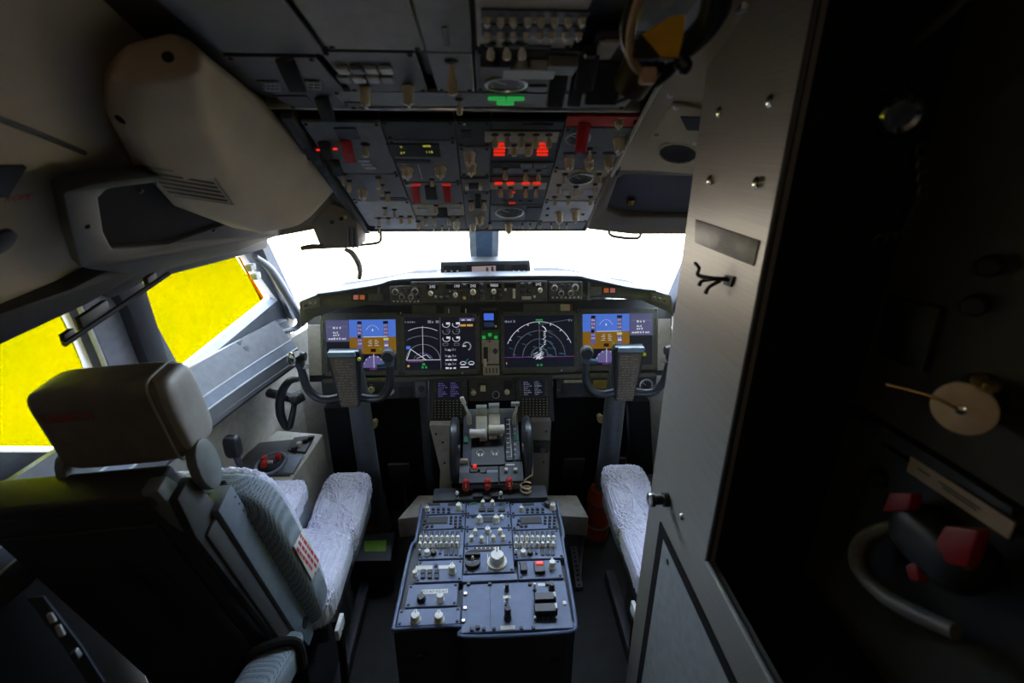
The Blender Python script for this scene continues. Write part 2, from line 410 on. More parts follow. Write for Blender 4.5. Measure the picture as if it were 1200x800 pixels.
# left / right window walls with holes
def S(px, py): return P_side.hit(px, py)
W2 = [S(152, 322), S(240, 301), S(284, 294), S(300, 318), S(325, 352), S(218, 441), S(205, 420)]
W3 = [S(-60, 402), S(74, 352), S(92, 390), S(122, 462), S(122, 530), S(-60, 530)]
u = lambda a, b: P_side.pt(a, b)
front_u = P_side.uv(337, 365)[0]
outer = [u(-.28, -.34), u(front_u+.02, -.34), S(346, 372), S(303, 282), S(290, 240), u(-.28, .46)]
out_vec = -P_side.N*.035
def side_wall(name, f, m):
    b = MB(); b.sheet([f(p) for p in outer], [[f(p) for p in W2], [f(p) for p in W3]], f(out_vec))
    return b.build(name, m, recalc=True)
struct(side_wall('wall_left', lambda p: p, M_frame), 'grey window frame wall of the left side')
struct(side_wall('wall_right', mirror, M_frame), 'grey window frame wall of the right side')
# aft continuation of both side walls, and lower side walls
for sx, nm in ((-1, 'wall_left_aft'), (1, 'wall_right_aft')):
    c = P_side.pt(-.28, -.34); d = P_side.pt(-.28, .5)
    q = [Vector((sx*-c.x*-1 if 0 else sx*abs(c.x), c.y, c.z)), Vector((sx*abs(d.x), d.y, d.z)), Vector((sx*abs(d.x), -1.0, d.z)), Vector((sx*abs(c.x), -1.0, c.z))]
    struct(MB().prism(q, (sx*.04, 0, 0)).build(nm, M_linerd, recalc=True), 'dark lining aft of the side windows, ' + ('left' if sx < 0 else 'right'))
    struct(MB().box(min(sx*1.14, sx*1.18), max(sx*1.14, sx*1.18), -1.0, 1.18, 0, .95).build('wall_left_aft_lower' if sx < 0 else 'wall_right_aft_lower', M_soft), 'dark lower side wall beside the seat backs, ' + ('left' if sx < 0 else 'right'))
    a = [(sx*1.08, 1.16, 0), (sx*.86, 2.1, 0), (sx*.60, 2.5, 0)]
    b = MB()
    for p, r_ in zip(a[:-1], a[1:]): b.prism([p, r_, (r_[0], r_[1], .96 if r_[1] < 2.0 else 1.06), (p[0], p[1], .96)], (sx*.04, 0, 0))
    struct(b.build('wall_left_lower' if sx < 0 else 'wall_right_lower', M_side, recalc=True), 'cream lower side wall, ' + ('left' if sx < 0 else 'right'))
    # sloping upper liner
    f = (lambda p: p) if sx < 0 else mirror
    of = Vector((0, 0, 0)) if sx < 0 else -P_up.N*.14
    pu = [of+P_up.pt(-1.8, -.36), of+P_up.pt(1.22, -.36), of+P_up.pt(1.22, .44), of+P_up.pt(-1.8, .44)]
    b = MB(); b.prism([f(p) for p in pu], f(-P_up.N*.03))
    struct(b.build('ceiling_liner_left' if sx < 0 else 'ceiling_liner_right', M_liner, recalc=True), 'beige sloping ceiling liner, ' + ('left' if sx < 0 else 'right'))
# yellow films and panes
def pane(name, poly, f, m, off, label):
    o = MB().prism([f(p - P_side.N*off) for p in poly], f(-P_side.N*.002)).build(name, m, smooth=0, recalc=True); return struct(o, label)
for f, sd in ((lambda p: p, 'left'), (mirror, 'right')):
    k = 1 if sd == 'left' else 3
    pane('window_%d' % k, W2, f, M_glass, .030, 'sliding side window pane, ' + sd)
    pane('window_%d' % (k+1), W3, f, M_glass, .030, 'aft side window pane, ' + sd)
    fl = MB().prism([f(p-P_side.N*.02) for p in (S(152, 334), S(280, 299), S(313, 353), S(214, 433), S(203, 420))], f(-P_side.N*.001)).build('window_film', M_film, smooth=0, recalc=True)
    tag(fl, 'yellow translucent film over the %s sliding window' % sd, 'window film', 'yellow window films')
    fl = MB().prism([f(p-P_side.N*.02) for p in (S(-60, 404), S(72, 354), S(90, 392), S(104, 428), S(118, 470), S(118, 526), S(-60, 526))], f(-P_side.N*.001)).build('window_film', M_film, smooth=0, recalc=True)
    tag(fl, 'yellow translucent film over the %s aft window' % sd + (', behind the headrest' if sd == 'left' else ''), 'window film', 'yellow window films')
    if sd == 'left':
        fl = MB().prism([p-P_side.N*.012 for p in (S(281, 300), S(285, 303), S(313, 350), S(309, 353))], -P_side.N*.001).build('film_strip', M_filmo, smooth=0, recalc=True)
        tag(fl, 'narrow orange film strip along the front edge of the left sliding window', 'film strip')
# windshield: two panes, posts
WB, WT = 1.05, 1.67
def wpt(t, s_, sx): # t along pane from centre post to side post, s_ height
    x = .05+.83*t; y0 = 2.45-.36*t
    return Vector((sx*(x+.10*t*s_), y0-(.58-.26*t)*s_, WB+(WT-WB)*s_))
for k, sx in ((5, -1), (6, 1)):
    o = MB().prism([wpt(0, 0, sx), wpt(1, 0, sx), wpt(1, 1, sx), wpt(0, 1, sx)], (0, .006, 0)).build('window_%d' % k, M_glass, smooth=0, recalc=True)
    struct(o, 'front windshield pane, ' + ('left' if sx < 0 else 'right'))
    # brow above the windshield
    br = [wpt(-.08, .94, sx), wpt(1.15, .94, sx), Vector((sx*1.05, 1.30, 1.80)), Vector((sx*.36, 1.70, 1.62)), Vector((0, 1.79, 1.60))]
    struct(MB().prism(br, (0, .03, .05)).build('trim_%d' % k, M_framed, recalc=True), 'dark brow over the windshield, ' + ('left' if sx < 0 else 'right'))
    # corner post between windshield and side window
    f = (lambda p: p) if sx < 0 else mirror
    b = MB(); b.prism([f(S(*c)) for c in ((296, 282), (306, 282), (348, 368), (336, 372))], f(P_side.N*.03))
    struct(b.build('trim_%d' % (k+2), M_frame, recalc=True), 'grey corner post between windshield and side window, ' + ('left' if sx < 0 else 'right'))
b = MB(); b.prism([(-.062, 2.43, 1.0), (.062, 2.43, 1.0), (.062, 1.86, 1.67), (-.062, 1.86, 1.67)], (0, .05, .02)); b.m = 1
b.prism([(-.034, 2.41, 1.0), (.034, 2.41, 1.0), (.034, 1.84, 1.67), (-.034, 1.84, 1.67)], (0, .03, .01))
struct(b.build('trim_1', [mat('post_edge', (.5, .55, .58), .4), mat('post_blue', (.12, .2, .32), .5)], recalc=True), 'blue grey centre post of the windshield')
struct(MB().box(-1.4, 1.4, 1.157, 1.80, 2.02, 2.06).box(-1.0, 1.0, 1.80, 1.83, 1.66, 2.06).build('ceiling_front', M_soft), 'dark roof shell above the forward overhead panel')
# overhead backing that closes the roof above both overhead panels
b = MB(); b.prism([P_over.pt(-.44, .02, -.03), P_over.pt(.44, .02, -.03), P_over.pt(.50, .74, -.03), P_over.pt(-.50, .74, -.03)], -P_over.N*.02)
b.prism([P_aft.pt(-.62, -.02, -.03), P_aft.pt(.33, -.02, -.03), P_aft.pt(.29, 1.2, -.03), P_aft.pt(-.62, 1.2, -.03)], -P_aft.N*.02)
struct(b.build('ceiling_backing', M_soft, recalc=True), 'black roof structure behind the overhead panels')
# ------------------------------------------------------------------ left liner details
def up(px, py, n=0): return P_up.hit(px, py)+P_up.N*n
t = thing('air_vent_housing', 'large beige rounded housing with slotted vent beside the overhead panel', 'vent housing', loc=(-.55, 1.1, 1.7))
def ring(pts):
    P = [onY(x, y, Y) for x, y, Y in pts]; c = sum(P, Vector())/len(P); return [c+(p-c)*1.04 for p in P]
secs = [ring([(150, 50, .80), (205, 38, .82), (238, 66, .82), (230, 84, .80), (160, 96, .78), (125, 88, .78)]),
        ring([(120, 80, .90), (222, 44, .94), (262, 88, .97), (240, 148, .92), (160, 160, .88), (124, 132, .86)]),
        ring([(170, 110, 1.10), (275, 76, 1.14), (322, 138, 1.17), (272, 208, 1.10), (205, 226, 1.04), (157, 192, 1.02)]),
        ring([(230, 160, 1.30), (335, 128, 1.34), (377, 190, 1.37), (296, 256, 1.26), (258, 256, 1.19), (200, 236, 1.17)]),
        ring([(290, 200, 1.44), (365, 168, 1.47), (396, 216, 1.48), (346, 266, 1.40), (306, 272, 1.34), (268, 264, 1.32)]),
        ring([(320, 225, 1.52), (365, 200, 1.53), (388, 226, 1.53), (364, 254, 1.49), (330, 266, 1.44), (305, 262, 1.43)])]
b = MB(); n6 = 6; vs = [p for s_ in secs for p in s_]; fs = []
for k in range(len(secs)-1):
    for i in range(n6): fs.append((k*n6+i, k*n6+(i+1) % n6, (k+1)*n6+(i+1) % n6, (k+1)*n6+i))
fs += [tuple(range(n6-1, -1, -1)), tuple((len(secs)-1)*n6+i for i in range(n6))]
b.add(vs, fs)
hs = b.build('shell', M_liner, t, recalc=True, smooth=70, bevel=.016, seg=4); hs.matrix_parent_inverse = Matrix.Translation((.55, -1.1, -1.7))
from mathutils.bvhtree import BVHTree
BV = BVHTree.FromPolygons([v.co.copy() for v in hs.data.vertices], [tuple(p.vertices) for p in hs.data.polygons])
def on_shell(px, py, n=0):
    d = ray(px, py).normalized(); h = BV.ray_cast(CAM, d)
    return (h[0] + h[1]*n*(1 if h[1].dot(d) < 0 else -1), h[1]) if h[0] else (onY(px, py, 1.1), -d)
def child_world(o, t): o.matrix_parent_inverse = t.matrix_world.inverted() if 0 else Matrix.Translation(-Vector(t.location)); return o
# vent grille on the housing: frame and five slots, laid on the lower aft face
def shell_patch(name, quad, n, m, k=14):
    A, B, C, D = [Vector(q_) for q_ in quad]; vs = []; d = ray(*quad[0]).normalized()*-.0012
    for i in range(k+1):
        f_ = i/k
        for q_ in (A.lerp(B, f_), D.lerp(C, f_)): vs.append(on_shell(q_.x, q_.y, n)[0])
    N_ = len(vs); vs += [v+d for v in vs]; fs = []
    for i in range(k):
        a = 2*i; fs += [(N_+a, N_+a+1, N_+a+3, N_+a+2), (a, a+2, a+3, a+1), (a, N_+a, N_+a+2, a+2), (a+1, a+3, N_+a+3, N_+a+1)]
    b = MB(); b.add(vs, fs); return child_world(b.build(name, m, t, recalc=True, smooth=30), t)
for fr_ in (((167, 193), (250, 207), (251, 209), (168, 195)), ((199, 227), (272, 238), (273, 240), (200, 229)), ((166, 193), (169, 193), (201, 229), (198, 229)), ((249, 207), (252, 207), (275, 240), (272, 240))): shell_patch('vent_frame', fr_, .001, M_linerd)
for k in range(5):
    a = .08+k*.185; c = a+.10
    L0, R0, L1, R1 = Vector((173, 197)), Vector((248, 210)), Vector((200, 227)), Vector((269, 238))
    shell_patch('vent_slot', [(p.x, p.y) for p in (L0.lerp(L1, a), R0.lerp(R1, a), R0.lerp(R1, c), L0.lerp(L1, c))], .0024, M_black)
for x, y in ((197, 67), (141, 140)):
    p, nn = on_shell(x, y, .0); o = MB().lathe([(.008, -.002), (.008, .001)], 14).build('screw_hole', M_black, t); o.location = p-Vector(t.location); o.rotation_euler = Vector((0, 0, 1)).rotation_difference(nn).to_euler()
# seam, escape rope label and stowage latch on the liner
b = MB(); b.tube([up(-40, 124, .002), up(30, 150, .002), up(98, 178, .002)], .004, 6); struct(b.build('trim_20', M_black), 'dark seam across the left ceiling liner')
rope = text_mesh('ESCAPE ROPE', .020, M_redt)
o = link('lettering', rope); pc = up(-4, 234, .001); o.matrix_world = Matrix(((P_up.U.x, P_up.V.x, P_up.N.x, pc.x), (P_up.U.y, P_up.V.y, P_up.N.y, pc.y), (P_up.U.z, P_up.V.z, P_up.N.z, pc.z), (0, 0, 0, 1)))
tag(o, 'red printed words on the beige ceiling liner', 'lettering')
b = MB(); b.prism([up(-30, 192, .001), up(26, 192, .001), up(4, 228, .001), up(-30, 226, .001)], P_up.N*.006); tag(b.build('stowage_latch', M_black, recalc=True), 'black latch recess above the red words', 'latch')
b = MB(); b.lathe([(.028, 0), (.028, .008), (.02, .012)], 20); o = b.build('round_grommet', M_black); pc = up(-6, 282, .001); o.matrix_world = Matrix.Translation(pc) @ P_up.mat().to_3x3().to_4x4(); tag(o, 'black round grommet below the red words', 'grommet')
# eyebrow window surround (dark)
t = thing('eyebrow_window', 'dark eyebrow window surround above the left side window', 'window', loc=(-.85, 1.15, 1.55))
P_eye = Plane(onY(190, 250, 1.12), Vector((.75, -.05, .66)), Vector((.16, 1, -.05)))
def ey(px, py, n=0): return P_eye.hit(px, py)+P_eye.N*n
fr = MB().sheet([ey(62, 214, .02), ey(100, 204, .02), ey(180, 196, .02), ey(330, 235, .02), ey(330, 268, .02), ey(268, 290, .02), ey(160, 316, .02), ey(86, 306, .02), ey(72, 260, .02)],
                [[ey(116, 232), ey(128, 220), ey(180, 214), ey(270, 238), ey(268, 262), ey(200, 286), ey(132, 292), ey(122, 272)]], -P_eye.N*.03).build('surround', M_framed, t, recalc=True, bevel=.006); child_world(fr, t)
pn = MB().prism([ey(112, 226, -.012), ey(180, 206, -.012), ey(280, 232, -.012), ey(275, 270, -.012), ey(130, 300, -.012)], -P_eye.N*.006).build('blind', M_soft, t, recalc=True); child_world(pn, t)
for x, y in ((91, 254), (153, 212), (243, 262)):
    o = MB().lathe([(.005, 0), (.005, .003), (.003, .005)], 10).build('screw', M_black, t); o.location = ey(x, y, .021)-Vector(t.location); o.rotation_euler = P_eye.mat().to_euler()
# window header beam and centre pillar between the two side windows
def sd(px, py, n=0): return P_side.hit(px, py)+P_side.N*n
b = MB(); b.prism([sd(90, 332, .0), sd(160, 300, .0), sd(300, 262, .0), sd(300, 286, 0), sd(250, 300, 0), sd(150, 324, 0), sd(110, 344, 0)], P_side.N*.05)
struct(b.build('trim_2', M_framed, recalc=True, bevel=.012), 'dark header beam above the left sliding window')
b = MB(); b.prism([sd(112, 332, .0), sd(146, 318, .0), sd(153, 326, 0), sd(186, 424, 0), sd(196, 470, .0), sd(178, 476, .0), sd(160, 428, 0), sd(132, 356, 0)], P_side.N*.045)
struct(b.build('trim_3', M_framed, recalc=True, bevel=.012), 'dark pillar between the left side windows')
b = MB(); b.prism([sd(88, 345, .0), sd(122, 336, .0), sd(134, 360, 0), sd(162, 428, 0), sd(170, 470, 0), sd(128, 470, 0), sd(124, 428, 0)], P_side.N*.012)
struct(b.build('trim_4', mat('pale_grey_jamb', (.30, .30, .34), .6), recalc=True, bevel=.004), 'pale grey jamb panel beside the left aft window')
b = MB(); b.tube([sd(84, 350, .012), sd(104, 394, .012), sd(122, 440, .012), sd(124, 480, .012)], .006, 8)
struct(b.build('trim_5', M_white), 'white edge strip along the left aft window')
b = MB(); b.prism([onY(288, 262, 1.74), onY(345, 255, 1.72), onY(404, 218, 1.70), onY(404, 262, 1.72), onY(364, 270, 1.72), onY(300, 282, 1.74)], (0, .05, .01))
struct(b.build('trim_11', M_linerd, recalc=True, bevel=.006), 'brown grey header at the upper left corner of the windshield')
# grab handle on the corner post
t = thing('grab_rail', 'pale grey curved grab handle on the left windshield post', 'handle', loc=onY(330, 350, 1.80))
b = MB(); b.tube([sd(290, 298, .03), sd(300, 308, .05), sd(310, 325, .06), sd(322, 344, .06), sd(333, 362, .06), sd(338, 374, .055), sd(334, 382, .04), sd(320, 386, .03)], [.010, .014, .017, .017, .015, .013, .012, .010], 12)
o = b.build('grip', mat('handle_grey', (.20, .21, .23), .6), t); child_world(o, t)
b = MB(); b.prism([sd(308, 380, .0), sd(330, 372, .0), sd(334, 386, 0), sd(310, 396, 0)], P_side.N*.03); o = b.build('base', M_frame, t, recalc=True, bevel=.004); child_world(o, t)
t = thing('window_latch', 'small white latch clips at the front edge of the left sliding window', 'latch', loc=sd(292, 315))
for x, y in ((290, 312), (296, 322)):
    b = MB(); p = sd(x, y, .012); b.box(p.x-.012, p.x+.012, p.y-.02, p.y+.02, p.z-.012, p.z+.012); o = b.build('clip', M_white, t, bevel=.004); child_world(o, t)
# sun visor rail with clamps, in front of the left aft window
t = thing('visor_rail', 'black sun visor rail running above the left aft window', 'rail', loc=sd(90, 340, .1))
r0, r1 = sd(8, 380, .13), sd(156, 306, .10)
o = MB().cyl(r0, r1, .006, n=8).build('rod', M_black, t); child_world(o, t)
d_ = r1-r0
for k, (a0, a1, dz) in enumerate(((.02, .10, .018), (.16, .40, .03), (.78, .88, .022))):
    q0, q1 = r0+d_*a0, r0+d_*a1; b = MB(); b.prism([q0+Vector((0, 0, -.008)), q1+Vector((0, 0, -.008)), q1+Vector((0, 0, dz)), q0+Vector((0, 0, dz))], (-.012, 0, 0)); o = b.build('clamp', M_black, t, recalc=True, bevel=.002); child_world(o, t)
b = MB(); b.prism([sd(-60, 392, .09), sd(60, 342, .09), sd(140, 300, .09), sd(146, 286, .09), sd(120, 286, .09), sd(40, 322, .09), sd(-60, 352, .09)], -P_side.N*.095)
struct(b.build('trim_6', M_framed, recalc=True, bevel=.008), 'dark visor valance above the left aft window')
# padded ledge below the side window
lg = [(Vector((-.99, 1.05, 1.09)), Vector((-.93, 1.05, .94))), (Vector((-.935, 1.55, 1.085)), Vector((-.86, 1.55, .94))), (Vector((-.86, 1.98, 1.08)), Vector((-.78, 1.98, .93)))]
lg = [(Vector((-1.03, .55, 1.09)), Vector((-.97, .55, .94)))] + lg
for k, (f0, f1, m, lab) in enumerate(((-.05, .55, mat('ledge_grey', (.16, .165, .18), .65), 'grey upper face of the left window ledge'), (.55, .80, M_ledge, 'dark blue grey band of the left window ledge'), (.80, 1.08, M_framed, 'dark lower band of the left window ledge'))):
    b = MB()
    for (a, c), (d, e) in zip(lg[:-1], lg[1:]): b.prism([a.lerp(c, f0), d.lerp(e, f0), d.lerp(e, f1), a.lerp(c, f1)], (-.04, 0, -.015))
    struct(b.build('trim_%d' % (12+k), m, recalc=True), lab)
for k, fa in enumerate((.55, .80)):
    b = MB(); b.tube([a.lerp(c, fa)+Vector((.001, 0, .001)) for a, c in lg], .0035, 8)
    struct(b.build('trim_%d' % (16+k), M_panell), ('upper', 'lower')[k]+' pale line along the left window ledge')
b = MB(); b.tube([a.lerp(c, 1.08)+Vector((-.012, 0, -.004)) for a, c in lg], .016, 8); struct(b.build('trim_18', M_framed), 'dark rounded bumper under the left window ledge')
t = thing('rope_cleat', 'black slotted latch block set in the left window ledge', 'latch', loc=sd(290, 410, .03))
Pl = Plane(lg[1][0].lerp(lg[2][0], .6), lg[1][0]-lg[1][1], lg[2][0]-lg[1][0])
def lp(px, py, n=0): return Pl.hit(px, py)+Pl.N*n
o = MB().prism([lp(274, 402, .004), lp(283, 396, .004), lp(305, 418, .004), lp(297, 424, .004)], Pl.N*.008).build('body', M_black, t, recalc=True, bevel=.002); child_world(o, t)
o = MB().prism([lp(281, 409, .012), lp(285, 406, .012), lp(300, 419, .012), lp(297, 422, .012)], Pl.N*.004).build('lever', M_steel, t, recalc=True); child_world(o, t)
b = MB(); b.prism([lp(306, 395, .004), lp(330, 383, .004), lp(326, 394, .004), lp(312, 404, .004)], Pl.N*.006); tag(b.build('hatch_plate', M_frame, recalc=True, bevel=.002), 'pale plate on the ledge by the grab handle', 'plate')
# ------------------------------------------------------------------ right upper side: liner plate, speaker, eyebrow window
P_ur = Plane((.72, .8, 1.68), Vector((-.707, 0, .707)), (0, -1, 0))
rp = [onY(690, 268, 1.70), onY(756, 128, 1.10), onY(850, -30, .78), onY(900, -30, .84), onY(880, 268, 1.25), onY(760, 268, 1.55)]
P_r = Plane(onY(720, 200, 1.38), onY(756, 128, 1.10)-onY(694, 262, 1.70), Vector((1, .1, -.35)))
def rr(px, py, n=0): return P_r.hit(px, py)+P_r.N*n
sr = 1 if P_r.N.dot(CAM-P_r.O) > 0 else -1
t = thing('liner_section', 'beige right ceiling panel with round speaker grille', 'ceiling panel', loc=rr(800, 120))
o = MB().prism([rr(696, 240), rr(757, 126), rr(800, 58), rr(850, -20), rr(935, -20), rr(935, 215), rr(760, 200), rr(720, 200)], P_r.N*(-.012*sr)).build('panel', M_liner, t, recalc=True, bevel=.003); child_world(o, t)
o = MB().tube([rr(694, 250, .004*sr), rr(757, 126, .004*sr), rr(800, 58, .004*sr), rr(848, -20, .004*sr)], .005, 8).build('edge_trim', M_heel, t); child_world(o, t)
o = MB().prism([rr(761, 160, .002*sr), rr(789, 117, .002*sr), rr(850, 130, .002*sr), rr(845, 175, .002*sr)], P_r.N*(.005*sr)).build('cover_plate', M_liner, t, recalc=True, bevel=.003); child_world(o, t)
o = MB().prism([rr(798, 132, .008*sr), rr(850, 134, .008*sr), rr(846, 150, .008*sr), rr(806, 148, .008*sr)], P_r.N*(.001*sr)).build('slot', M_black, t, recalc=True); child_world(o, t)
for x, y in ((786, 108), (793, 122), (770, 155), (816, 164)):
    o = MB().lathe([(.006, 0), (.006, .003), (.004, .005)], 10).build('bolt', M_steel, t); o.location = rr(x, y, .006*sr)-Vector(t.location); o.rotation_euler = P_r.mat().to_euler()
pc = rr(795, 177, .002*sr)
def speaker():
    b = MB(); R_ = .042
    b.lathe([(R_*1.12, 0), (R_*1.12, .006), (R_, .007), (R_*.98, .001)], 28); b.m = 1; b.lathe([(R_, 0), (R_, .002)], 28)
    b.m = 2
    for k in range(-6, 7):
        x = k*R_/6.6; h = math.sqrt(max(0, (R_*.97)**2-x*x)); b.box(x-.0012, x+.0012, -h, h, .002, .0045); b.box(-h, h, x-.0012, x+.0012, .002, .0038)
    return b
o = speaker().build('speaker_grille', [M_liner, M_black, M_dark], t); o.location = pc-Vector(t.location); o.rotation_euler = P_r.mat().to_euler()
if sr < 0: o.rotation_euler = (P_r.mat() @ Matrix.Rotation(math.pi, 4, 'X')).to_euler()
P_r2 = Plane(onY(750, 235, 1.45), onY(740, 195, 1.40)-onY(740, 272, 1.56), Vector((1, -.12, 0)))
def r2(px, py, n=0): return P_r2.hit(px, py)+P_r2.N*n
s2 = 1 if P_r2.N.dot(CAM-P_r2.O) > 0 else -1
t = thing('eyebrow_window', 'grey framed eyebrow window below the right speaker grille', 'window', loc=r2(760, 230))
o = MB().sheet([r2(688, 266, .01*s2), r2(716, 196, .01*s2), r2(724, 190, .01*s2), r2(880, 196, .01*s2), r2(880, 272, .01*s2), r2(740, 272, .01*s2)],
               [[r2(711, 246), r2(724, 209), r2(732, 205), r2(860, 208), r2(860, 256), r2(728, 254)]], P_r2.N*(-.03*s2)).build('surround', M_linerd, t, recalc=True, bevel=.005); child_world(o, t)
o = MB().prism([r2(706, 250, -.018*s2), r2(726, 204, -.018*s2), r2(866, 204, -.018*s2), r2(866, 260, -.018*s2)], P_r2.N*(-.004*s2)).build('blind', M_black, t, recalc=True); child_world(o, t)
o = MB().lathe([(.011, 0), (.011, .014), (.008, .018)], 16).build('latch', mat('dark_brass', (.16, .11, .05), .35, 1), t); o.location = r2(740, 238, -.016*s2)-Vector(t.location); o.rotation_euler = (math.radians(200), 0, 0)
for nm, lab, pts in (('wire_grip', 'small wire handle below the right eyebrow window', [(714, 266), (717, 276), (747, 279), (751, 268)]),
                     ('wire_grip', 'small wire handle left of the overhead panel front edge', [(421, 287), (440, 285), (446, 281), (446, 270)])):
    o = MB().tube([onY(x, y, 1.57 if pts[0][0] > 600 else 1.74) for x, y in pts], .0045, 8).build(nm, M_frame); tag(o, lab, 'handle')
# ------------------------------------------------------------------ forward overhead panel units
def U(px, py): return P_over.uv(px, py)[0]
def V(px, py): return P_over.uv(px, py)[1]
cols = [(U(400, 220)+U(439, 263))/2-.004, (U(463, 200)+U(490, 248))/2, (U(536, 203)+U(548, 249))/2, (U(572, 204)+U(576, 256))/2, (U(643, 204)+U(633, 253))/2, (U(718, 200)+U(689, 253))/2+.004]
def ov(c, y0, y1, name, label, m, xm=None, **k):
    xm = xm or (430, 500, 556, 608, 690)[c]
    return Module(P_over, name, label, (0, 0, 1, 1), m, uv=(cols[c], cols[c+1], V(xm, y1), V(xm, y0)), **k)
G_over = 'overhead panel units'
# frame around the forward overhead panel
t = thing('overhead_mount', 'dark frame carrying the forward overhead switch panels', 'panel frame', M=P_over.mat())
ct = V(560, 131); cb = V(560, 267)
MB().box(cols[0]-.012, cols[5]+.012, cb-.005, ct+.01, -.028, -.012).build('backing', M_black, t)
for a in cols[1:5]: MB().box(a-.0012, a+.0012, cb, ct, -.012, .003).build('divider', M_black, t)
MB().box(cols[0]-.03, cols[0]-.003, cb-.004, ct, -.03, .02).build('side_rail', M_dark, t, bevel=.006)
MB().box(cols[5]+.003, cols[5]+.012, cb-.004, ct, -.03, .012).build('side_rail', M_dark, t, bevel=.003)
MB().box(cols[0]-.01, cols[5]+.01, cb-.012, cb, -.03, .010).build('front_lip', M_panel, t, bevel=.003)
# column 0
m = ov(0, 139, 200, 'flight_control_unit', 'overhead panel with black guarded switches and one red guard, beside the beige housing', M_panel, xm=405, group=G_over)
m.quad('annunciator', 394, 145, 420, 158, .004, M_paneld)
for x, y in ((364, 167), (382, 166), (380, 187), (394, 187)): m.guard(x, y, .026, .04, M_black, .016)
m.slab('indicator_light', 374, 171, .016, .006, .004, G_red); m.slab('indicator_light', 393, 170, .010, .006, .004, G_red)
m.guard(408, 166, .026, .05, M_red, .022); m.toggle(428, 165, .03, .008)
for k in range(3): m.quad('annunciator', 420+k*3.5, 183+k*4, 434+k*3.5, 186+k*4, .003, M_panell)
m = ov(0, 200.5, 232, 'transfer_switch_unit', 'overhead panel of transfer toggles with one square knob, below the red guarded unit', M_panel, xm=430, group=G_over)
for x, y in ((403, 200), (409, 208), (443, 204), (447, 213)): m.toggle(x, y, .032, .006)
m.knob(425, 220, 6, .024); m.toggle(454, 222, .03, .007); m.quad('placard', 446, 228, 475, 231, .002, M_black)
m = ov(0, 232.5, 266, 'fuel_switch_unit', 'overhead panel with red line and fuel pump toggles at the lower corner of the windshield', M_panell, xm=460, group=G_over)
m.quad('red_line', 438, 252.0, 485, 253.2, .0006, M_redt)
for x, y in ((444, 252), (455, 252), (451, 240), (462, 242), (470, 250), (480, 250), (490, 256)): m.toggle(x, y, .028, .006)
m.toggle(444, 262, .026, .005)
# column 1
m = ov(1, 138, 160, 'blank_unit', 'dark blank overhead panel above the yellow digit display', M_paneld, xm=480, group=G_over)
m = ov(1, 160.5, 210, 'meter_unit', 'overhead meter panel with yellow digits and two large knobs', M_panel, xm=495, group=G_over)
d = m.quad('display', 455, 164, 516, 179, .003, M_black)
for s_, x, y in (('0', 470, 167), ('400', 500, 166), ('27', 472, 174), ('115', 503, 173)):
    m.text(s_, x, y, .013, G_yel, .0034)
m.quad('placard', 463, 183, 505, 187, .002, M_paneld); m.quad('divider_line', 492, 189, 493, 207, .0006, M_paper)
m.knob(477, 194, 7.5, .024); m.knob(516, 193, 7.5, .024); m.toggle(506, 206, .022, .005)
m = ov(1, 210.5, 236, 'generator_drive_unit', 'overhead panel with two red guards either side of a black guard', M_panel, xm=508, group=G_over)
m.guard(487, 219, .022, .05); m.guard(524, 218, .022, .05); m.guard(505, 217, .032, .04, M_black, .016)
for x, y in ((488, 212.5), (523, 212.5)): m.slab('indicator_light', x, y, .026, .010, .004, G_redo)
m.slab('indicator_light', 480, 213, .022, .012, .004, M_panell); m.slab('indicator_light', 509, 229, .024, .009, .004, mat('blue_label', (.06, .12, .4), .5))
m = ov(1, 236.5, 250, 'ground_power_unit', 'pale overhead panel with two pale lamps and a centre toggle', M_panelb, xm=515, group=G_over, screws=False)
m.slab('indicator_light', 495, 242, .034, .02, .004, M_panell); m.slab('indicator_light', 534, 242, .034, .02, .004, M_panell)
m.guard(518, 242, .034, .03, M_black, .012); m.toggle(511, 237, .028, .006)
m = ov(1, 250.5, 266, 'bus_switch_unit', 'overhead strip with four cream bus toggles above small lamp switches', M_panel, xm=515, group=G_over, screws=False)
for x in (499, 509, 526, 536): m.toggle(x, 251, .03, .006)
for x in (508, 518, 526): m.toggle(x, 261, .02, .003)
m.knob(535, 258, 4.5, .024)
# column 2
m = ov(2, 138, 168, 'dome_light_unit', 'dark narrow overhead panel with a black window', M_paneld, xm=552, group=G_over); m.quad('window', 540, 148, 553, 157, .002, M_black); m.slab('screw', 544, 141, .006, .006, .003, M_steel)
m = ov(2, 168.5, 203, 'lighting_knob_unit', 'narrow overhead panel with two stacked cream knobs', M_panel, xm=553, group=G_over); m.knob(550, 176, 7, .026); m.knob(552, 189, 6.5, .026)
m = ov(2, 203.5, 221, 'standby_indicator_unit', 'narrow overhead panel with a dark slot between two cream switches', M_panel, xm=556, group=G_over, screws=False)
m.quad('placard', 541, 204, 572, 206, .002, M_black); m.quad('indicator', 549, 211, 562, 217, .003, M_black); m.slab('rocker_switch', 547, 213, .010, .03, .012, M_cream); m.slab('rocker_switch', 563, 213, .010, .03, .012, M_cream)
m = ov(2, 221.5, 266, 'wiper_unit', 'narrow overhead panel with black centre guard and wiper knobs over the centre post', M_panel, xm=560, group=G_over)
m.guard(560, 228, .018, .05, M_black, .014); m.toggle(552, 232, .03, .007); m.toggle(567, 232, .03, .007); m.knob(562, 252, 5.5, .024); m.knob(554, 261, 4.5, .022); m.toggle(574, 258, .024, .005)
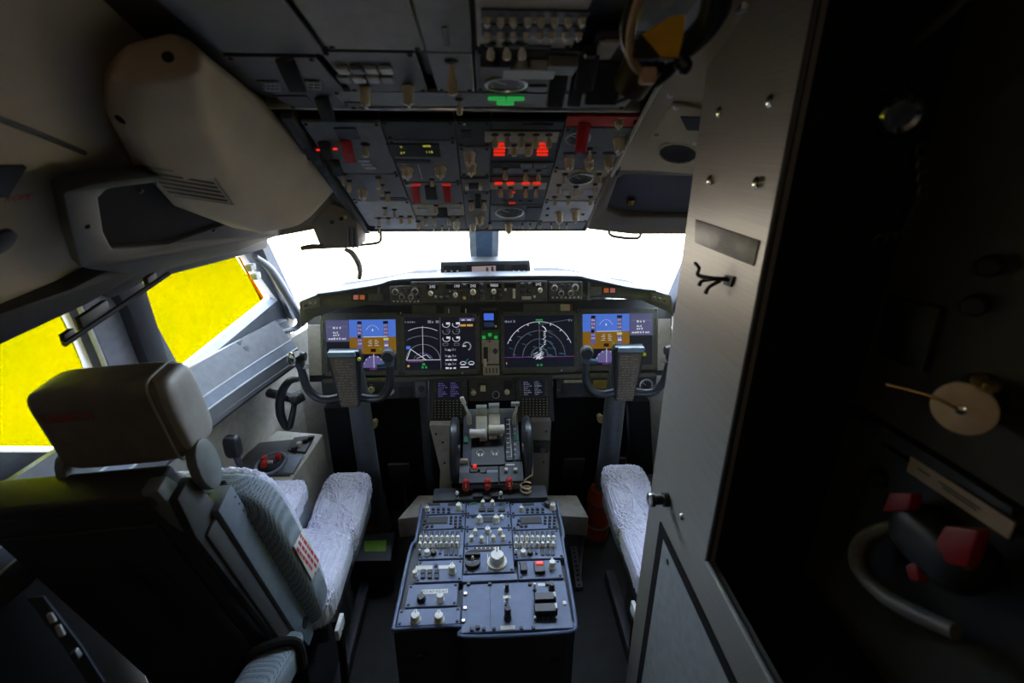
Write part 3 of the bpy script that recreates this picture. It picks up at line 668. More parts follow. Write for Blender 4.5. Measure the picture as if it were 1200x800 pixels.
# column 3
m = ov(3, 138, 149, 'blank_strip', 'dark blank overhead strip above the heat switches', M_paneld, xm=610, group=G_over, screws=False); m.quad('annunciator', 612, 141, 648, 146, .003, M_paneld)
m = ov(3, 149.5, 186, 'window_heat_unit', 'overhead panel with seven toggles and two bright red light blocks', M_paneld, xm=612, group=G_over, screws=False)
m.quad('switch_strip', 568, 149.5, 654, 162, .003, M_panelb); m.quad('switch_strip', 596, 163, 625, 176, .003, M_panelb)
for x in (580, 594.5, 611, 628, 643): m.toggle(x, 153, .032, .007)
for x in (602.5, 619): m.toggle(x, 165.5, .028, .0065)
for x in (585, 635.5):
    for k in range(4): m.slab('indicator_light', x, 163.8+k*4.2, .028, .008, .005, G_red)
m = ov(3, 186.5, 203, 'probe_heat_unit', 'overhead panel with three toggles and blue grey annunciators', M_paneld, xm=610, group=G_over, screws=False)
m.quad('annunciator', 610, 186.5, 623, 192, .004, M_panel); m.quad('annunciator', 625, 186.5, 640, 192, .004, M_panel); m.quad('switch_strip', 578, 193, 641, 199, .002, M_panel)
for x, y in ((592, 194), (616, 196), (631, 196)): m.toggle(x, y, .030, .0065)
m = ov(3, 203.5, 237, 'hydraulic_unit', 'overhead panel with four red lamps above four cream toggles', M_paneld, xm=608, group=G_over, screws=False)
m.quad('switch_strip', 574, 210, 640, 218, .002, M_panelb)
for x in (584, 598, 616, 629): m.slab('indicator_light', x, 210.5, .022, .009, .006, G_red)
for x in (586.5, 598.5, 616, 628): m.toggle(x, 216, .030, .0065)
m.slab('indicator_light', 601, 221.5, .014, .008, .004, G_red); m.slab('indicator_light', 600, 234, .020, .010, .004, G_redo)
for x in (591, 610, 621): m.slab('indicator_light', x, 232, .012, .008, .003, M_black)
m = ov(3, 237.5, 256, 'pressure_gauge_unit', 'overhead panel with one wide round gauge and a small side unit', M_panel, xm=605, group=G_over, screws=False)
m.gauge(597, 245, .048); m.quad('side_unit', 616, 239, 633, 254, .004, M_paneld); m.slab('screw', 625, 245, .012, .008, .004, M_black)
m = ov(3, 256.5, 266, 'light_switch_strip', 'front overhead strip with tiny landing light switches', M_panel, xm=610, group=G_over, screws=False)
for x in (612, 621, 633): m.toggle(x, 259, .020, .003)
m.knob(596, 260, 4.5, .03)
# column 4
m = ov(4, 132, 145, 'cargo_fire_strip', 'red painted overhead strip with a cream button', M_redp, xm=705, group=G_over, screws=False)
m.knob(725, 139, 5.5, .012); m.slab('screw', 746, 138, .014, .014, .004, M_black)
m = ov(4, 145.5, 195, 'air_mix_unit', 'overhead panel with a red pull guard over a gauge and four cream knobs', M_panel, xm=700, group=G_over)
m.gauge(677, 157, .030); m.guard(682, 148, .028, .06, M_red, .03); m.knob(725, 160, 7, .03)
for x in (667, 690, 713): m.knob(x, 183, 6.5, .026); 
for x in (668, 691, 714): m.quad('placard', x-8, 174, x+8, 177, .002, M_black)
m.toggle(691, 170, .034, .006)
m = ov(4, 195.5, 232, 'bleed_air_unit', 'beige overhead panel with a round gauge between bleed toggles', M_panelb, xm=680, group=G_over)
m.gauge(680, 205, .036)
for x, y in ((662, 200), (702, 200), (655, 213), (675, 215), (698, 212), (650, 227), (666, 227), (692, 227)): m.toggle(x, y, .028, .006)
m.quad('annunciator', 659, 219, 667, 224, .003, M_panell); m.quad('annunciator', 683, 218, 696, 224, .003, M_panell)
m = ov(4, 232.5, 257, 'cabin_pressure_unit', 'pale blue overhead panel with two brown knobs at the right front corner', M_panell, xm=665, group=G_over)
m.knob(655, 246, 5, .034); m.knob(674, 244, 5, .034)
for x, y in ((642, 241), (641, 249), (683, 248)): m.slab('screw', x, y, .010, .010, .004, M_dark)
m = ov(4, 257.5, 266, 'exterior_light_strip', 'front overhead strip with position light switches below the pale blue panel', M_panel, xm=660, group=G_over, screws=False)
for x in (646, 655, 664): m.toggle(x, 259, .020, .003)
# ------------------------------------------------------------------ aft overhead panel units
t = thing('aft_overhead_mount', 'dark frame carrying the aft overhead panels', 'panel frame', M=P_aft.mat())
MB().box(-.50, .295, -.005, .85, -.028, -.012).build('backing', M_black, t)
MB().box(-.46, .345, -.012, .006, -.03, .004).build('front_lip', M_dark, t, bevel=.004)
MB().box(-.44, .335, .008, .016, -.02, .007).build('edge_strip', M_steel, t, bevel=.002)
G_aft = 'aft overhead panel units'
def af(rect, name, label, m, **k): return Module(P_aft, name, label, rect, m, group=G_aft, **k)
m = af((300, 60, 395, 122), 'circuit_unit', 'aft overhead panel with two small key grids beside the beige housing', M_paneld)
def keygrid(m, x0, y0, x1, y1, nx, ny):
    k = m.quad('key_grid', x0, y0, x1, y1, .002, M_paneld); 
    for i in range(nx):
        for j in range(ny):
            fx, fy = (i+.5)/nx, (j+.5)/ny; m.quad('key', x0+(x1-x0)*(i+.1)/nx, y0+(y1-y0)*(j+.15)/ny, x0+(x1-x0)*(i+.9)/nx, y0+(y1-y0)*(j+.85)/ny, .004, M_panel, bev=.0005)
keygrid(m, 307, 88, 328, 100, 4, 3); keygrid(m, 346, 87, 376, 98, 4, 3)
m.guard(340, 68, .03, .05, M_black, .024); m.guard(380, 112, .028, .04, M_black, .024); m.quad('placard', 325, 106, 362, 112, .002, M_black)
m.slab('rocker_switch', 341, 91, .012, .012, .012, M_panell)
m = af((200, -40, 345, 56), 'blank_unit', 'large dark blank aft overhead panel at the upper left', M_paneld, screws=False)
m = af((350, -40, 484, 52), 'blank_unit', 'large grey blank aft overhead panel above the pale lamp row', M_panel)
m = af((392, 54, 494, 102), 'lamp_unit', 'aft overhead panel with a pale lamp row above two cream knobs', M_paneld)
for r_ in range(2):
    for k in range(4): m.quad('annunciator', 394+k*17+r_*2, 70+r_*11, 408+k*17+r_*2, 77+r_*11, .006, M_panell if (k+r_) % 3 != 1 else M_panel)
m = af((396, 103.5, 742, 121), 'slot_strip', 'long grey aft overhead strip with three green gear lights', M_panel)
m.knob(427, 97, 6.5, .03); m.knob(478, 96, 6.5, .03); m.toggle(538, 110, .03, .006)
for x, y in ((582, 108.5), (604, 108.5), (592, 114)): m.slab('indicator_light', x, y, .034, .010, .006, G_green)
m.quad('placard', 405, 114, 425, 119, .002, M_black)
m = af((492, -40, 553, 102), 'recorder_unit', 'blue grey aft overhead panel with slot and single toggle', M_panel)
m.quad('slot', 519, 23, 526, 46, .002, M_black); m.toggle(529, 64, .05, .008); m.quad('divider_line', 492, 54, 553, 55, .001, M_black)
m = af((556, -40, 690, 50), 'audio_unit', 'aft overhead audio panel with two rows of white knobs', M_panelb)
for y, xs in ((10, (570.5, 586.5, 602, 618.5, 634, 650, 666, 682)), (28, (571, 587, 602, 617, 633, 647, 663, 678))):
    m.quad('knob_row_slot', xs[0]-7, y-8, xs[-1]+7, y+6, .002, M_black)
    for x in xs: m.knob(x, y+2, 5.2, .010, M_white)
for x in (575, 594, 612): m.toggle(x, 43, .022, .006, M_white)
m.quad('placard', 598, 45, 646, 50, .002, M_black)
m = af((556, 52, 680, 102), 'lamp_test_unit', 'aft overhead panel with round dark dial and bright square lamps', M_paneld)
for x, y, mm in ((580, 65, M_paneld), (605, 69, M_panell), (634, 69, M_panell), (658, 64, M_panel)): m.slab('lamp_switch', x, y, .045, .04, .016, mm)
m.gauge(593, 91, .038); m.guard(653, 84, .03, .06, M_black, .03); m.quad('placard', 618, 94, 640, 101, .003, M_panel)
m = af((683, 34, 738, 102), 'switch_block_unit', 'crowded aft overhead panel of black switch blocks near the yellow tag', M_paneld)
m.quad('label_plate', 698, 38, 722, 60, .004, M_panelb); m.guard(709, 72, .055, .05, M_black, .04); m.guard(688, 62, .03, .05, M_black, .03); m.slab('rocker_switch', 724, 76, .014, .05, .02, M_panell); m.guard(676, 84, .024, .05, M_black, .03)
for x, y in ((690, 90), (700, 96), (716, 94), (730, 66), (692, 48)): m.slab('connector', x, y, .016, .016, .014, M_black)
# ------------------------------------------------------------------ glareshield
def gs(px, py, n=0): return P_mcp.hit(px, py)+P_mcp.N*n
t = thing('glareshield', 'long dark curved glareshield above the display screens', 'glareshield', loc=(0, 1.95, 1.2))
top = [(350, 354), (372, 345), (402, 341), (444, 334), (470, 328), (569, 324.5), (668, 324), (690, 327), (736, 337), (768, 341), (787, 347)]
bot = [(790, 372), (780, 364), (752, 352), (700, 348), (682, 352), (569, 356), (457, 358), (432, 357), (396, 363), (368, 372), (353, 384)]
pts = [gs(*p) for p in top+bot]
o = MB().prism(pts, (0, .10, 0)).build('face', M_mipd, t, recalc=True, bevel=.004); child_world(o, t)
b = MB(); tp = [gs(*p) for p in top]; n = len(tp); b.add(tp+[p+Vector((0, .42, -.06)) for p in tp]+[p+Vector((0, .10, -.02)) for p in tp]+[p+Vector((0, .42, -.10)) for p in tp],
      [(i, i+1, n+i+1, n+i) for i in range(n-1)]+[(2*n+i+1, 2*n+i, 3*n+i, 3*n+i+1) for i in range(n-1)]+[(n+i, n+i+1, 3*n+i+1, 3*n+i) for i in range(n-1)]+[(0, n, 3*n, 2*n), (n-1, 3*n-1, 4*n-1, 2*n-1)])
o = b.build('top_cover', M_soft, t, recalc=True); child_world(o, t)
o = MB().tube([gs(x, y, .002) for x, y in top[1:-1]], .006, 8).build('padded_edge', mat('edge_blue', (.05, .06, .08), .35), t); child_world(o, t)
for x in (444, 690):
    o = MB().prism([gs(x-1.5, 336 if x < 500 else 330, .001), gs(x+1.5, 335 if x < 500 else 331, .001), gs(x+1.5, 352, .001), gs(x-1.5, 352, .001)], P_mcp.N*.003).build('joint_strip', M_panel, t, recalc=True); child_world(o, t)
for x0, x1, y0, y1, g in ((412, 430, 344, 352, 0), (432, 449, 344, 352, 1), (689, 705, 336, 344, 1), (706, 722, 336, 344, 0)):
    o = MB().prism([gs(x0, y0, .001), gs(x1, y0, .001), gs(x1, y1, .001), gs(x0, y1, .001)], P_mcp.N*.004).build('caution_light_frame', M_black if not g else M_mip, t, recalc=True); child_world(o, t)
for x, y, mm in ((417.5, 348, glow('caution_pink', (.8, .25, .2), .4)), (425, 348, glow('caution_orange', (.8, .2, .05), .4)), (710, 340, glow('caution_orange', (.8, .2, .05), .4)), (717.5, 340, glow('caution_pink', (.8, .25, .2), .4))):
    o = MB().prism([gs(x-2.8, y-2.6, .005), gs(x+2.8, y-2.6, .005), gs(x+2.8, y+2.6, .005), gs(x-2.8, y+2.6, .005)], P_mcp.N*.002).build('caution_light', mm, t, recalc=True); child_world(o, t)
for x0, y0, x1, y1 in ((355, 353, 375, 363), (762, 343, 783, 352)):
    o = MB().prism([gs(x0, y0, .001), gs(x1, y0-(4 if x0 < 500 else -5), .001), gs(x1, y1-(4 if x0 < 500 else -5), .001), gs(x0, y1, .001)], P_mcp.N*.005).build('lamp_plate', M_mip, t, recalc=True); child_world(o, t)
    for k in range(3):
        xx = x0+4+k*6; yy = (y0+y1)/2+(-4 if x0 < 500 else 5)*(xx-x0)/(x1-x0)
        o = MB().lathe([(.006, 0), (.006, .006), (.004, .008)], 10).build('lamp_knob', M_black if k == (0 if x0 < 500 else 2) else M_bezel, t); o.location = gs(xx, yy, .006)-Vector(t.location); o.rotation_euler = P_mcp.mat().to_euler()
# mode control panel
def mc(rect, name, label, m, **k): return Module(P_mcp, name, label, rect, m, n=.004, **k)
m = mc((482, 328.5, 641, 354), 'mode_control_unit', 'long glareshield panel with white digit windows and round cream knobs', M_mip)
for x, y, w_, s_ in ((507, 335.5, 13, '242'), (531.5, 335, 17, '199'), (554.5, 334.5, 13, '242'), (579, 334, 17, '9000'), (598, 333.5, 14, ''), (630.5, 332.5, 13, '242')):
    m.slab('digit_window', x, y, w_, .020, .002, M_black)
    if s_: m.text(s_, x+(4 if w_ == 17 and s_ == '199' else 0), y, .0155, G_white, .0025)
for x, y, r_ in ((505, 343, 3), (534, 345, 3), (554.5, 341.5, 3.6), (578.5, 341, 3), (632.5, 339.5, 3)): m.knob(x, y, r_, .016)
m.slab('thumb_wheel', 602, 343.5, 3, .036, .008, M_cream)
for x, y in ((517.5, 349), (524.5, 348.5), (544.5, 334), (544.5, 348.5), (554.5, 348), (564.3, 333.3), (564.3, 340.5), (564.3, 347.7), (578, 347.5), (586.3, 347.3), (612, 333), (620, 332.8), (612, 340.5), (620, 340.2)):
    k = m.slab('push_button', x, y, 5.6, .017, .006, M_black); c = link('key_cap', slab_mesh(.012, .011, .003, M_bezel if x != 544.5 or y < 340 else glow('amber_key', (.5, .28, .04), .35)), k, (0, 0, .0055))
m.slab('disengage_bar', 616.5, 348.5, 11, .012, .006, M_cream)
for x, y in ((527.5, 341.8), (540.8, 341.5), (585.3, 340), (592, 339), (511, 347), (626, 347)): m.slab('small_knob', x, y, 2.6, .009, .008, M_black if y > 339.5 and y < 346 else M_cream)
for k, (x0, x1, y0, y1) in enumerate(((457.5, 495.3, 334, 356), (642.5, 682, 329, 351))):
    m = mc((x0, y0, x1, y1), 'display_control_unit', 'small glareshield panel of ringed knobs at the %s end of the digit windows' % ('left', 'right')[k], M_bezel, group='display control panels')
    dx = x0-457.5; dy = (0, -4.5)[k]; s_ = (x1-x0)/37.8
    for x, y, r_ in ((464, 341.5, 3.4), (487, 341, 3.6), (471.5, 347.5, 3), (482, 347.5, 3)):
        kn = m.knob(x0+(x-457.5)*s_, y+dy, r_, .012, M_bezel); 
        o = MB().tube([(r_/m.ppm*1.02*math.cos(a*math.pi/8), r_/m.ppm*1.02*math.sin(a*math.pi/8), .003) for a in range(16)], .0012, 5, closed=True).build('white_ring', M_cream, kn)
    for i in range(7): m.slab('push_button', x0+(4.5+i*4.8)*s_, 352.5+dy, 2.6, .006, .003, M_cream)
    for x, y in ((473, 338.5), (479.5, 338.5), (491, 347)): m.slab('small_knob', x0+(x-457.5)*s_, y+dy, 2.6, .009, .006, M_black)
# display unit standing on the glareshield
t = thing('glareshield_unit', 'black box unit with small lit screen standing on the glareshield', 'avionics unit', loc=onY(569, 325, 2.02))
P_g = Plane(t.location, (0, .05, 1))
def gg(px, py, n=0): return P_g.hit(px, py)+P_g.N*n
o = MB().prism([gg(516, 307), gg(621, 305), gg(622, 322), gg(516, 325)], (0, .10, 0)).build('body', M_mipd, t, recalc=True, bevel=.004); child_world(o, t)
o = MB().prism([gg(510, 325), gg(628, 322), gg(629, 325), gg(510, 328)], (0, .12, 0)).build('base_tray', M_black, t, recalc=True, bevel=.002); child_world(o, t)
for q, mm, nm in ((((520, 311), (541, 310.5), (541, 320), (520, 320.5)), M_black, 'control_window'), (((599, 310), (618, 309.5), (618, 318), (599, 318.5)), M_black, 'control_window'), (((547, 310), (591, 309), (591, 322), (547, 323)), M_black, 'screen_frame')):
    o = MB().prism([gg(x, y, .001) for x, y in q], P_g.N*.003).build(nm, mm, t, recalc=True); child_world(o, t)
o = MB().prism([gg(x, y, .005) for x, y in ((553, 312), (581, 311), (581, 320.5), (553, 321))], P_g.N*.001).build('screen', glow('pale_screen', (.55, .45, .48), .5), t, recalc=True); child_world(o, t)
for x, y in ((571, 317), (577, 316)): o = MB().prism([gg(x-1.6, y-4, .0062), gg(x+1.2, y-4, .0062), gg(x+1.6, y+3.5, .0062), gg(x-1, y+3.5, .0062)], P_g.N*.0005).build('screen_mark', mat('brown_mark', (.15, .06, .05), .6), t, recalc=True); child_world(o, t)
for x in (522, 529, 536, 602, 608, 614): o = MB().prism([gg(x-1, 316.5, .005), gg(x+1.4, 316.5, .005), gg(x+1.4, 318, .005), gg(x-1, 318, .005)], P_g.N*.002).build('key', M_paper, t, recalc=True); child_world(o, t)
# ------------------------------------------------------------------ main instrument panel
t = thing('instrument_board', 'dark brown grey main instrument panel behind the display screens', 'instrument panel', M=P_mip.mat())
x0 = P_mip.uv(360, 400)[0]; x1 = P_mip.uv(788, 400)[0]; vb = P_mip.uv(569, 444)[1]; vt = P_mip.uv(569, 352)[1]
MB().box(x0, x1, vb, vt, -.05, -.006).build('panel_board', M_mipd, t, bevel=.004)
MB().box(P_mip.uv(378, 400)[0], P_mip.uv(768, 400)[0], vb-.004, vb+.016, -.03, .012).build('lower_ledge', M_mip, t, bevel=.004)
def mp(rect, name, label, m, **k): return Module(P_mip, name, label, rect, m, **k)
for r_, nm in (((361, 380, 377, 440), 'left'), ((770, 373, 786, 434), 'right')):
    m = mp(r_, 'side_trim_unit', 'pale narrow trim panel outboard of the %s flight display' % nm, M_heel, thick=.004, screws=False, cat='trim panel')
for x, y, w_ in ((497, 363, 29), (530, 364, 20), (638, 361, 50)):
    m = mp((x-w_/2, y-6, x+w_/2, y+5), 'visor_flap', 'brown grey flap under the glareshield at the %s' % ('left display', 'left inner corner', 'right display')[(497, 530, 638).index(x)], M_mip, thick=.006, screws=False, cat='panel flap')
m = mp((656, 356, 668, 364.5), 'paper_tag', 'small cream paper tag under the right of the glareshield', mat('tag_cream', (.6, .5, .38), .6), thick=.008, screws=False, cat='tag'); m.slab('red_edge', 669, 360, 1.6, .03, .004, M_redt)
for x, y in ((470, 370), (526, 366), (546, 366)):
    o = MB().box(-.002, .002, -.016, .016, 0, .006).build('paper_clip', M_steel); o.matrix_world = P_mip.mat(*P_mip.uv(x, y), .004); tag(o, {470: 'thin steel clip beside the left flight display', 526: 'thin steel clip above the engine display', 546: 'short steel clip above the engine display corner'}[x], 'clip')
def screen(m, name, x0, y0, x1, y1, draw, z=0.):
    a, b_ = m.pl.uv((x0), (y0+y1)/2)[0]-m.cu, m.pl.uv(x1, (y0+y1)/2)[0]-m.cu; c, d = m.pl.uv((x0+x1)/2, y1)[1]-m.cv, m.pl.uv((x0+x1)/2, y0)[1]-m.cv
    B = MB(Matrix.Translation((a, c, m.t+.0012+z)) @ Matrix.Diagonal((b_-a, d-c, 1, 1))); mats = [G_black, G_white, G_grey, G_sky, G_brown, G_slate, G_violet, G_mag, G_green, G_yel, G_amber, G_cyan, M_black]
    B.m = 0; B.box(0, 1, 0, 1, -.003, 0); draw(B); return B.build(name, mats, m.e, smooth=0)
K_, W_, GR, SK, BR, SL, VI, MG, GN, YE, AM, CY, MK = range(13)
def dash(B, x0, y0, x1, y1, n, m, seed, h=.03):
    r_ = random.Random(seed); B.m = m
    for i in range(n):
        x = x0+(x1-x0)*i/n; B.rect(x, y0, x+(x1-x0)/n*r_.uniform(.4, .85), y0+h*r_.uniform(.7, 1.1), .0005)
def pfd(flip):
    def d(B):
        o = 0 if flip else .33
        o2 = .675 if flip else 0
        B.m = SL; B.rect(o2, .58, o2+.325, 1, .0003)
        dash(B, o2+.03, .62, o2+.30, 0, 9, W_, 3, .045) if 0 else None
        for y, xs in ((.83, (.10, .24)), (.74, (.10, .18)), (.69, (.10, .2)), (.62, (.03, .30))):
            dash(B, o2+xs[0], y, o2+xs[1], 0, 3 if y > .65 else 7, W_, int(y*100), .035)
        B.m = GR; B.line([(o2+.02, .87), (o2+.31, .87)], .008, .0006)
        w_ = .67
        B.m = SK; B.rect(o, .66, o+w_, 1, .0003); B.m = BR; B.rect(o, .33, o+w_, .66, .0003)
        B.m = W_; B.line([(o+w_*.3, .665), (o+w_*.75, .665)], .012, .0007)
        B.m = VI; B.rect(o+w_*.17, .42, o+w_*.28, .95, .0005); B.rect(o+w_*.74, .42, o+w_*.84, .95, .0005)
        B.m = MK; B.rect(o+w_*.18, .92, o+w_*.27, .97, .0009); B.rect(o+w_*.73, .92, o+w_*.84, .97, .0009); B.rect(o+w_*.18, .64, o+w_*.25, .70, .0009); B.rect(o+w_*.45, .37, o+w_*.56, .43, .0009)
        for k in range(6): dash(B, o+w_*.19, .87-k*.07, o+w_*.27, 0, 2, W_, k, .025); dash(B, o+w_*.75, .87-k*.07, o+w_*.83, 0, 2, W_, k+9, .025)
        for k in range(4): B.m = W_; B.line([(o+w_*(.42-.03*(k % 2)), .60-k*.035), (o+w_*(.48), .60-k*.035)], .008, .0007); B.line([(o+w_*.54, .60-k*.035), (o+w_*(.60+.03*(k % 2)), .60-k*.035)], .008, .0007)
        B.m = W_; B.arc(o+w_*.5, .62, .18*w_, .27, 40, 140, .005, .0007); B.line([(o+w_*.5, .82), (o+w_*.49, .78), (o+w_*.51, .78), (o+w_*.5, .82)], .012, .0007)
        B.m = YE; B.rect(o+w_*.73, .60, o+w_*.84, .64, .001); B.m = GN; B.rect(o+w_*.64, .40, o+w_*.68, .46, .001); B.m = W_; B.rect(o+w_*.75, .48, o+w_*.83, .51, .001); B.m = GN; B.rect(o+w_*.78, .36, o+w_*.87, .375, .001)
        # compass rose below
        cx, cy = o+w_*.51, .06; B.m = VI
        pts = [(cx+.16*math.cos(math.pi*i/20), cy+.24*math.sin(math.pi*i/20), .0003) for i in range(21)]; B.add([(cx, cy, .0003)]+pts, [(0, i, i+1) for i in range(1, 21)])
        B.m = W_; B.line([(cx, cy), (cx, .34)], .008, .0007)
        for i in range(1, 8): a = math.pi*i/8; B.line([(cx+.145*math.cos(a), cy+.215*math.sin(a)), (cx+.16*math.cos(a), cy+.24*math.sin(a))], .012, .0007)
        dash(B, cx-.06, .02, cx+.06, 0, 4, MG, 5, .025)
    return d
def nd_left(B):
    cx, cy = .255, .19; B.m = W_
    B.arc(cx, cy, .46, .62, 63, 116, .008, .0005); B.m = GR; B.arc(cx, cy, .40, .46, 58, 124, .008, .0005); B.arc(cx, cy, .24, .30, 0, 180, .009, .0005); B.m = VI; B.arc(cx, cy, .13, .13, 0, 180, .010, .0005)
    B.m = W_; B.line([(cx, cy), (cx, .84)], .006, .0006); B.line([(.02, .19), (.50, .19)], .010, .0006); B.line([(.02, .19), (.08, .40), (.30, .19)], .010, .0006); B.line([(.16, .22), (.30, .29), (.36, .22)], .008, .0006)
    B.m = SK; B.rect(.02, .40, .08, .46, .0007); B.m = MG; B.line([(.04, .16), (.26, .16)], .014, .0005); B.m = AM; B.rect(.03, .06, .06, .10, .0007)
    B.m = GN; B.rect(.23, .03, .26, .07, .0007); B.rect(.28, .03, .31, .07, .0007); B.rect(.24, .09, .28, .13, .0007)
    dash(B, .01, .90, .17, 0, 5, GR, 1); dash(B, .33, .89, .50, 0, 3, GR, 2, .05); B.m = GR; B.line([(.505, 0), (.505, 1)], .005, .0005)
    for j, y in enumerate((.86, .73, .59)):
        for x in (.59, .73):
            B.m = GR if j == 1 else W_; B.arc(x, y, .05, .055, -200, 0, .009, .0006, 14); B.rect(x, y, x+.055, y+.04, .0007) if j != 1 else B.line([(x, y), (x+.05, y), (x+.05, y+.04), (x, y+.04)], .006, .0006)
    B.m = GR
    for x in (.54, .70): B.line([(x, .46), (x+.07, .46), (x+.07, .50), (x, .50), (x, .46)], .006, .0006)
    for y in (.36, .24, .09): 
        for x in (.57, .67): B.line([(x, y), (x, y+.05)], .008, .0006); dash(B, x+.01-(x < .6)*.0, y, x+.06, 0, 2, GR, int(y*50), .04)
        B.m = W_; B.line([(.61, y), (.63, y+.03), (.65, y), (.61, y)], .007, .0006); B.m = GR
    for y in (.17, .01): dash(B, .57, y, .74, 0, 3, W_, int(y*90), .035)
    B.m = SL; B.rect(.78, .92, .99, .98, .0005); dash(B, .81, .93, .97, 0, 2, W_, 7); B.m = AM; B.rect(.79, .82, .87, .86, .0006); B.rect(.885, .82, .97, .86, .0006)
    B.m = W_
    for i in range(12): a = math.radians(-60+i*22); B.line([(.88+.045*math.cos(a), .44+.065*math.sin(a)), (.88+.065*math.cos(a), .44+.09*math.sin(a))], .009, .0006)
    B.rect(.82, .435, .87, .455, .0006)
    for x in (.82, .94): B.arc(x, .10, .04, .05, 0, 180, .010, .0006, 12); B.rect(x-.03, .08, x+.03, .10, .0006)
    B.m = CY; B.line([(.88, .11), (.86, .16), (.9, .20)], .012, .0006); B.m = W_; B.rect(.78, .03, .9, .05, .0006)
def nd_right(B):
    cx, cy = .50, .21; B.m = W_; B.arc(cx, cy, .49, .67, 22, 158, .009, .0005, 30); B.m = GR
    for k, (a, b_) in enumerate(((.37, .50), (.24, .34), (.12, .17))): B.arc(cx, cy, a, b_, 0, 180, .006, .0005, 24)
    B.m = GR; B.line([(cx, cy), (cx, .9)], .005, .0006); B.m = MG; B.line([(.0, .20), (1, .20)], .012, .0005); B.m = W_
    for i in range(7): a = math.radians(30+i*20); B.line([(cx+.46*math.cos(a), cy+.63*math.sin(a)), (cx+.49*math.cos(a), cy+.67*math.sin(a))], .012, .0006)
    B.line([(.54, .80), (.58, .76), (.60, .70), (.56, .68)], .014, .0006)
    r_ = random.Random(4)
    for i in range(14): y = .22+i*.035; x = .50+.006*i+r_.uniform(-.02, .03); B.line([(x, y), (x+.03, y+.02)], .012, .0006)
    for i in range(16): x = r_.uniform(.42, .54); y = r_.uniform(.14, .26); B.line([(x-.03, y), (x+.03, y+.04)], .010, .0006)
    B.m = CY
    for i in range(26):
        a = r_.uniform(0, math.pi); q = r_.uniform(.15, 1); x = cx+.45*q*math.cos(a); y = .2+.55*q*math.sin(a); B.line([(x-.025, y+.012), (x+.03, y-.008)], .009, .0006)
    B.m = GN; B.rect(.46, .02, .49, .06, .0006); B.rect(.51, .02, .54, .06, .0006); B.rect(.45, .90, .55, .93, .0006); dash(B, .01, .87, .17, 0, 4, GR, 6, .04); dash(B, .92, .88, .99, 0, 2, GR, 8, .04)
    B.m = GR; B.line([(.52, .83), (.95, .92)], .006, .0005); dash(B, .02, .06, .05, 0, 1, AM, 1, .04)
for r_, s_, nm, lab, dr in (((377, 366, 471, 440), (384, 374.5, 465, 434), 'flight_display', 'left flight display screen with sky and ground halves behind the captain yoke', pfd(False)),
                            ((470, 366.5, 563, 439), (475, 371.5, 557, 432.5), 'navigation_display', 'left centre screen with map arcs and engine dials', nd_left),
                            ((586, 364, 678, 437), (591, 369.5, 672, 429.5), 'navigation_display', 'right centre screen with white map arcs and cyan labels', nd_right),
                            ((677, 361, 770, 434), (682, 367.5, 763, 427.5), 'flight_display', 'right flight display screen with sky and ground halves behind the first officer yoke', pfd(True))):
    m = mp(r_, nm, lab, M_bezel, thick=.014, cat='display', group='flight deck display screens', plate='bezel', sm=M_black)
    screen(m, 'screen', *s_, dr)
    m.slab('bezel_lamp', (s_[0]+s_[2])/2+(26 if nm == 'navigation_display' else 0), s_[3]+4, 1.8, .007, .003, M_paper)
    for x in (r_[0]+2.5, r_[2]-2.5):
        for k in range(3): m.slab('bezel_key', x, r_[1]+16+k*18, 2, .03, .003, M_mip)
# centre column between the screens
m = mp((563, 360, 586, 441), 'gear_unit', 'narrow centre panel with blue standby display and green gear lights', M_bezel, thick=.010, cat='control panel')
m.quad('standby_frame', 565, 364, 584, 386, .004, M_black); m.quad('standby_screen', 567, 367, 578.5, 375, .0055, G_blue); m.quad('standby_screen', 567, 377, 578.5, 383, .005, glow('dim_blue', (.03, .06, .2), .3)); m.slab('small_knob', 581, 382, 2.6, .01, .01, M_cream)
m.quad('gear_light_plate', 563.8, 388.5, 585, 396, .003, glow('green_plate', (.01, .10, .02), .25))
for x, y in ((567, 395), (574, 392), (581, 395)): m.slab('gear_light', x, y, 4, .014, .006, G_green)
m.quad('handle_plate', 564.5, 398, 584.5, 426, .004, M_panelb); m.quad('handle_slot', 566.5, 406, 572, 424, .005, M_black); m.slab('gear_handle', 568.5, 424, 3.6, .03, .03, M_cream); m.knob(580.5, 411, 3.6, .016, M_bezel); m.quad('lower_plate', 566, 428, 585, 439, .006, M_panelb); m.slab('indicator_light', 574, 400, 3, .01, .005, M_redt)
for k in range(4): m.slab('selector_bar', 570+k*4, 433.5, 1.6, .024, .009, M_bezel)
# ------------------------------------------------------------------ lower instrument strip, keypads, throttle quadrant
for k, (rect, lab) in enumerate((((432, 443, 502, 466), 'lower left instrument strip with knobs beside the keypad'), ((652, 440, 768, 464), 'lower right instrument strip with small display beside the keypad'), ((378, 444, 431, 468), 'dark lower strip behind the left yoke'))):
    m = Module(P_low, 'lower_strip_unit', lab, rect, M_mipd, thick=.012, cat='control panel')
    x0, y0, x1, y1 = rect
    if k == 0:
        for x, y in ((436, 455), (459, 457)): m.knob(x, y, 4, .014)
        m.quad('display', 468, 452, 484, 465, .004, M_black); m.knob(494, 454, 4, .014, M_bezel); m.quad('plate', 487, 446, 500, 464, .002, M_ledge)
    elif k == 1:
        m.quad('display', 658, 447, 682, 461, .004, M_black); m.quad('key_row', 660, 444, 682, 447, .005, M_panelb)
        m.quad('amber_plate', 694, 444, 712, 454, .004, mat('amber_plate', (.3, .2, .05), .5)); m.slab('indicator_light', 648+6, 456, 4, .012, .004, M_bezel)
        m.gauge(756, 450, .03)
t = thing('lower_console', 'dark footwell console under the instrument panel', 'console', loc=(0, 2.1, .4))
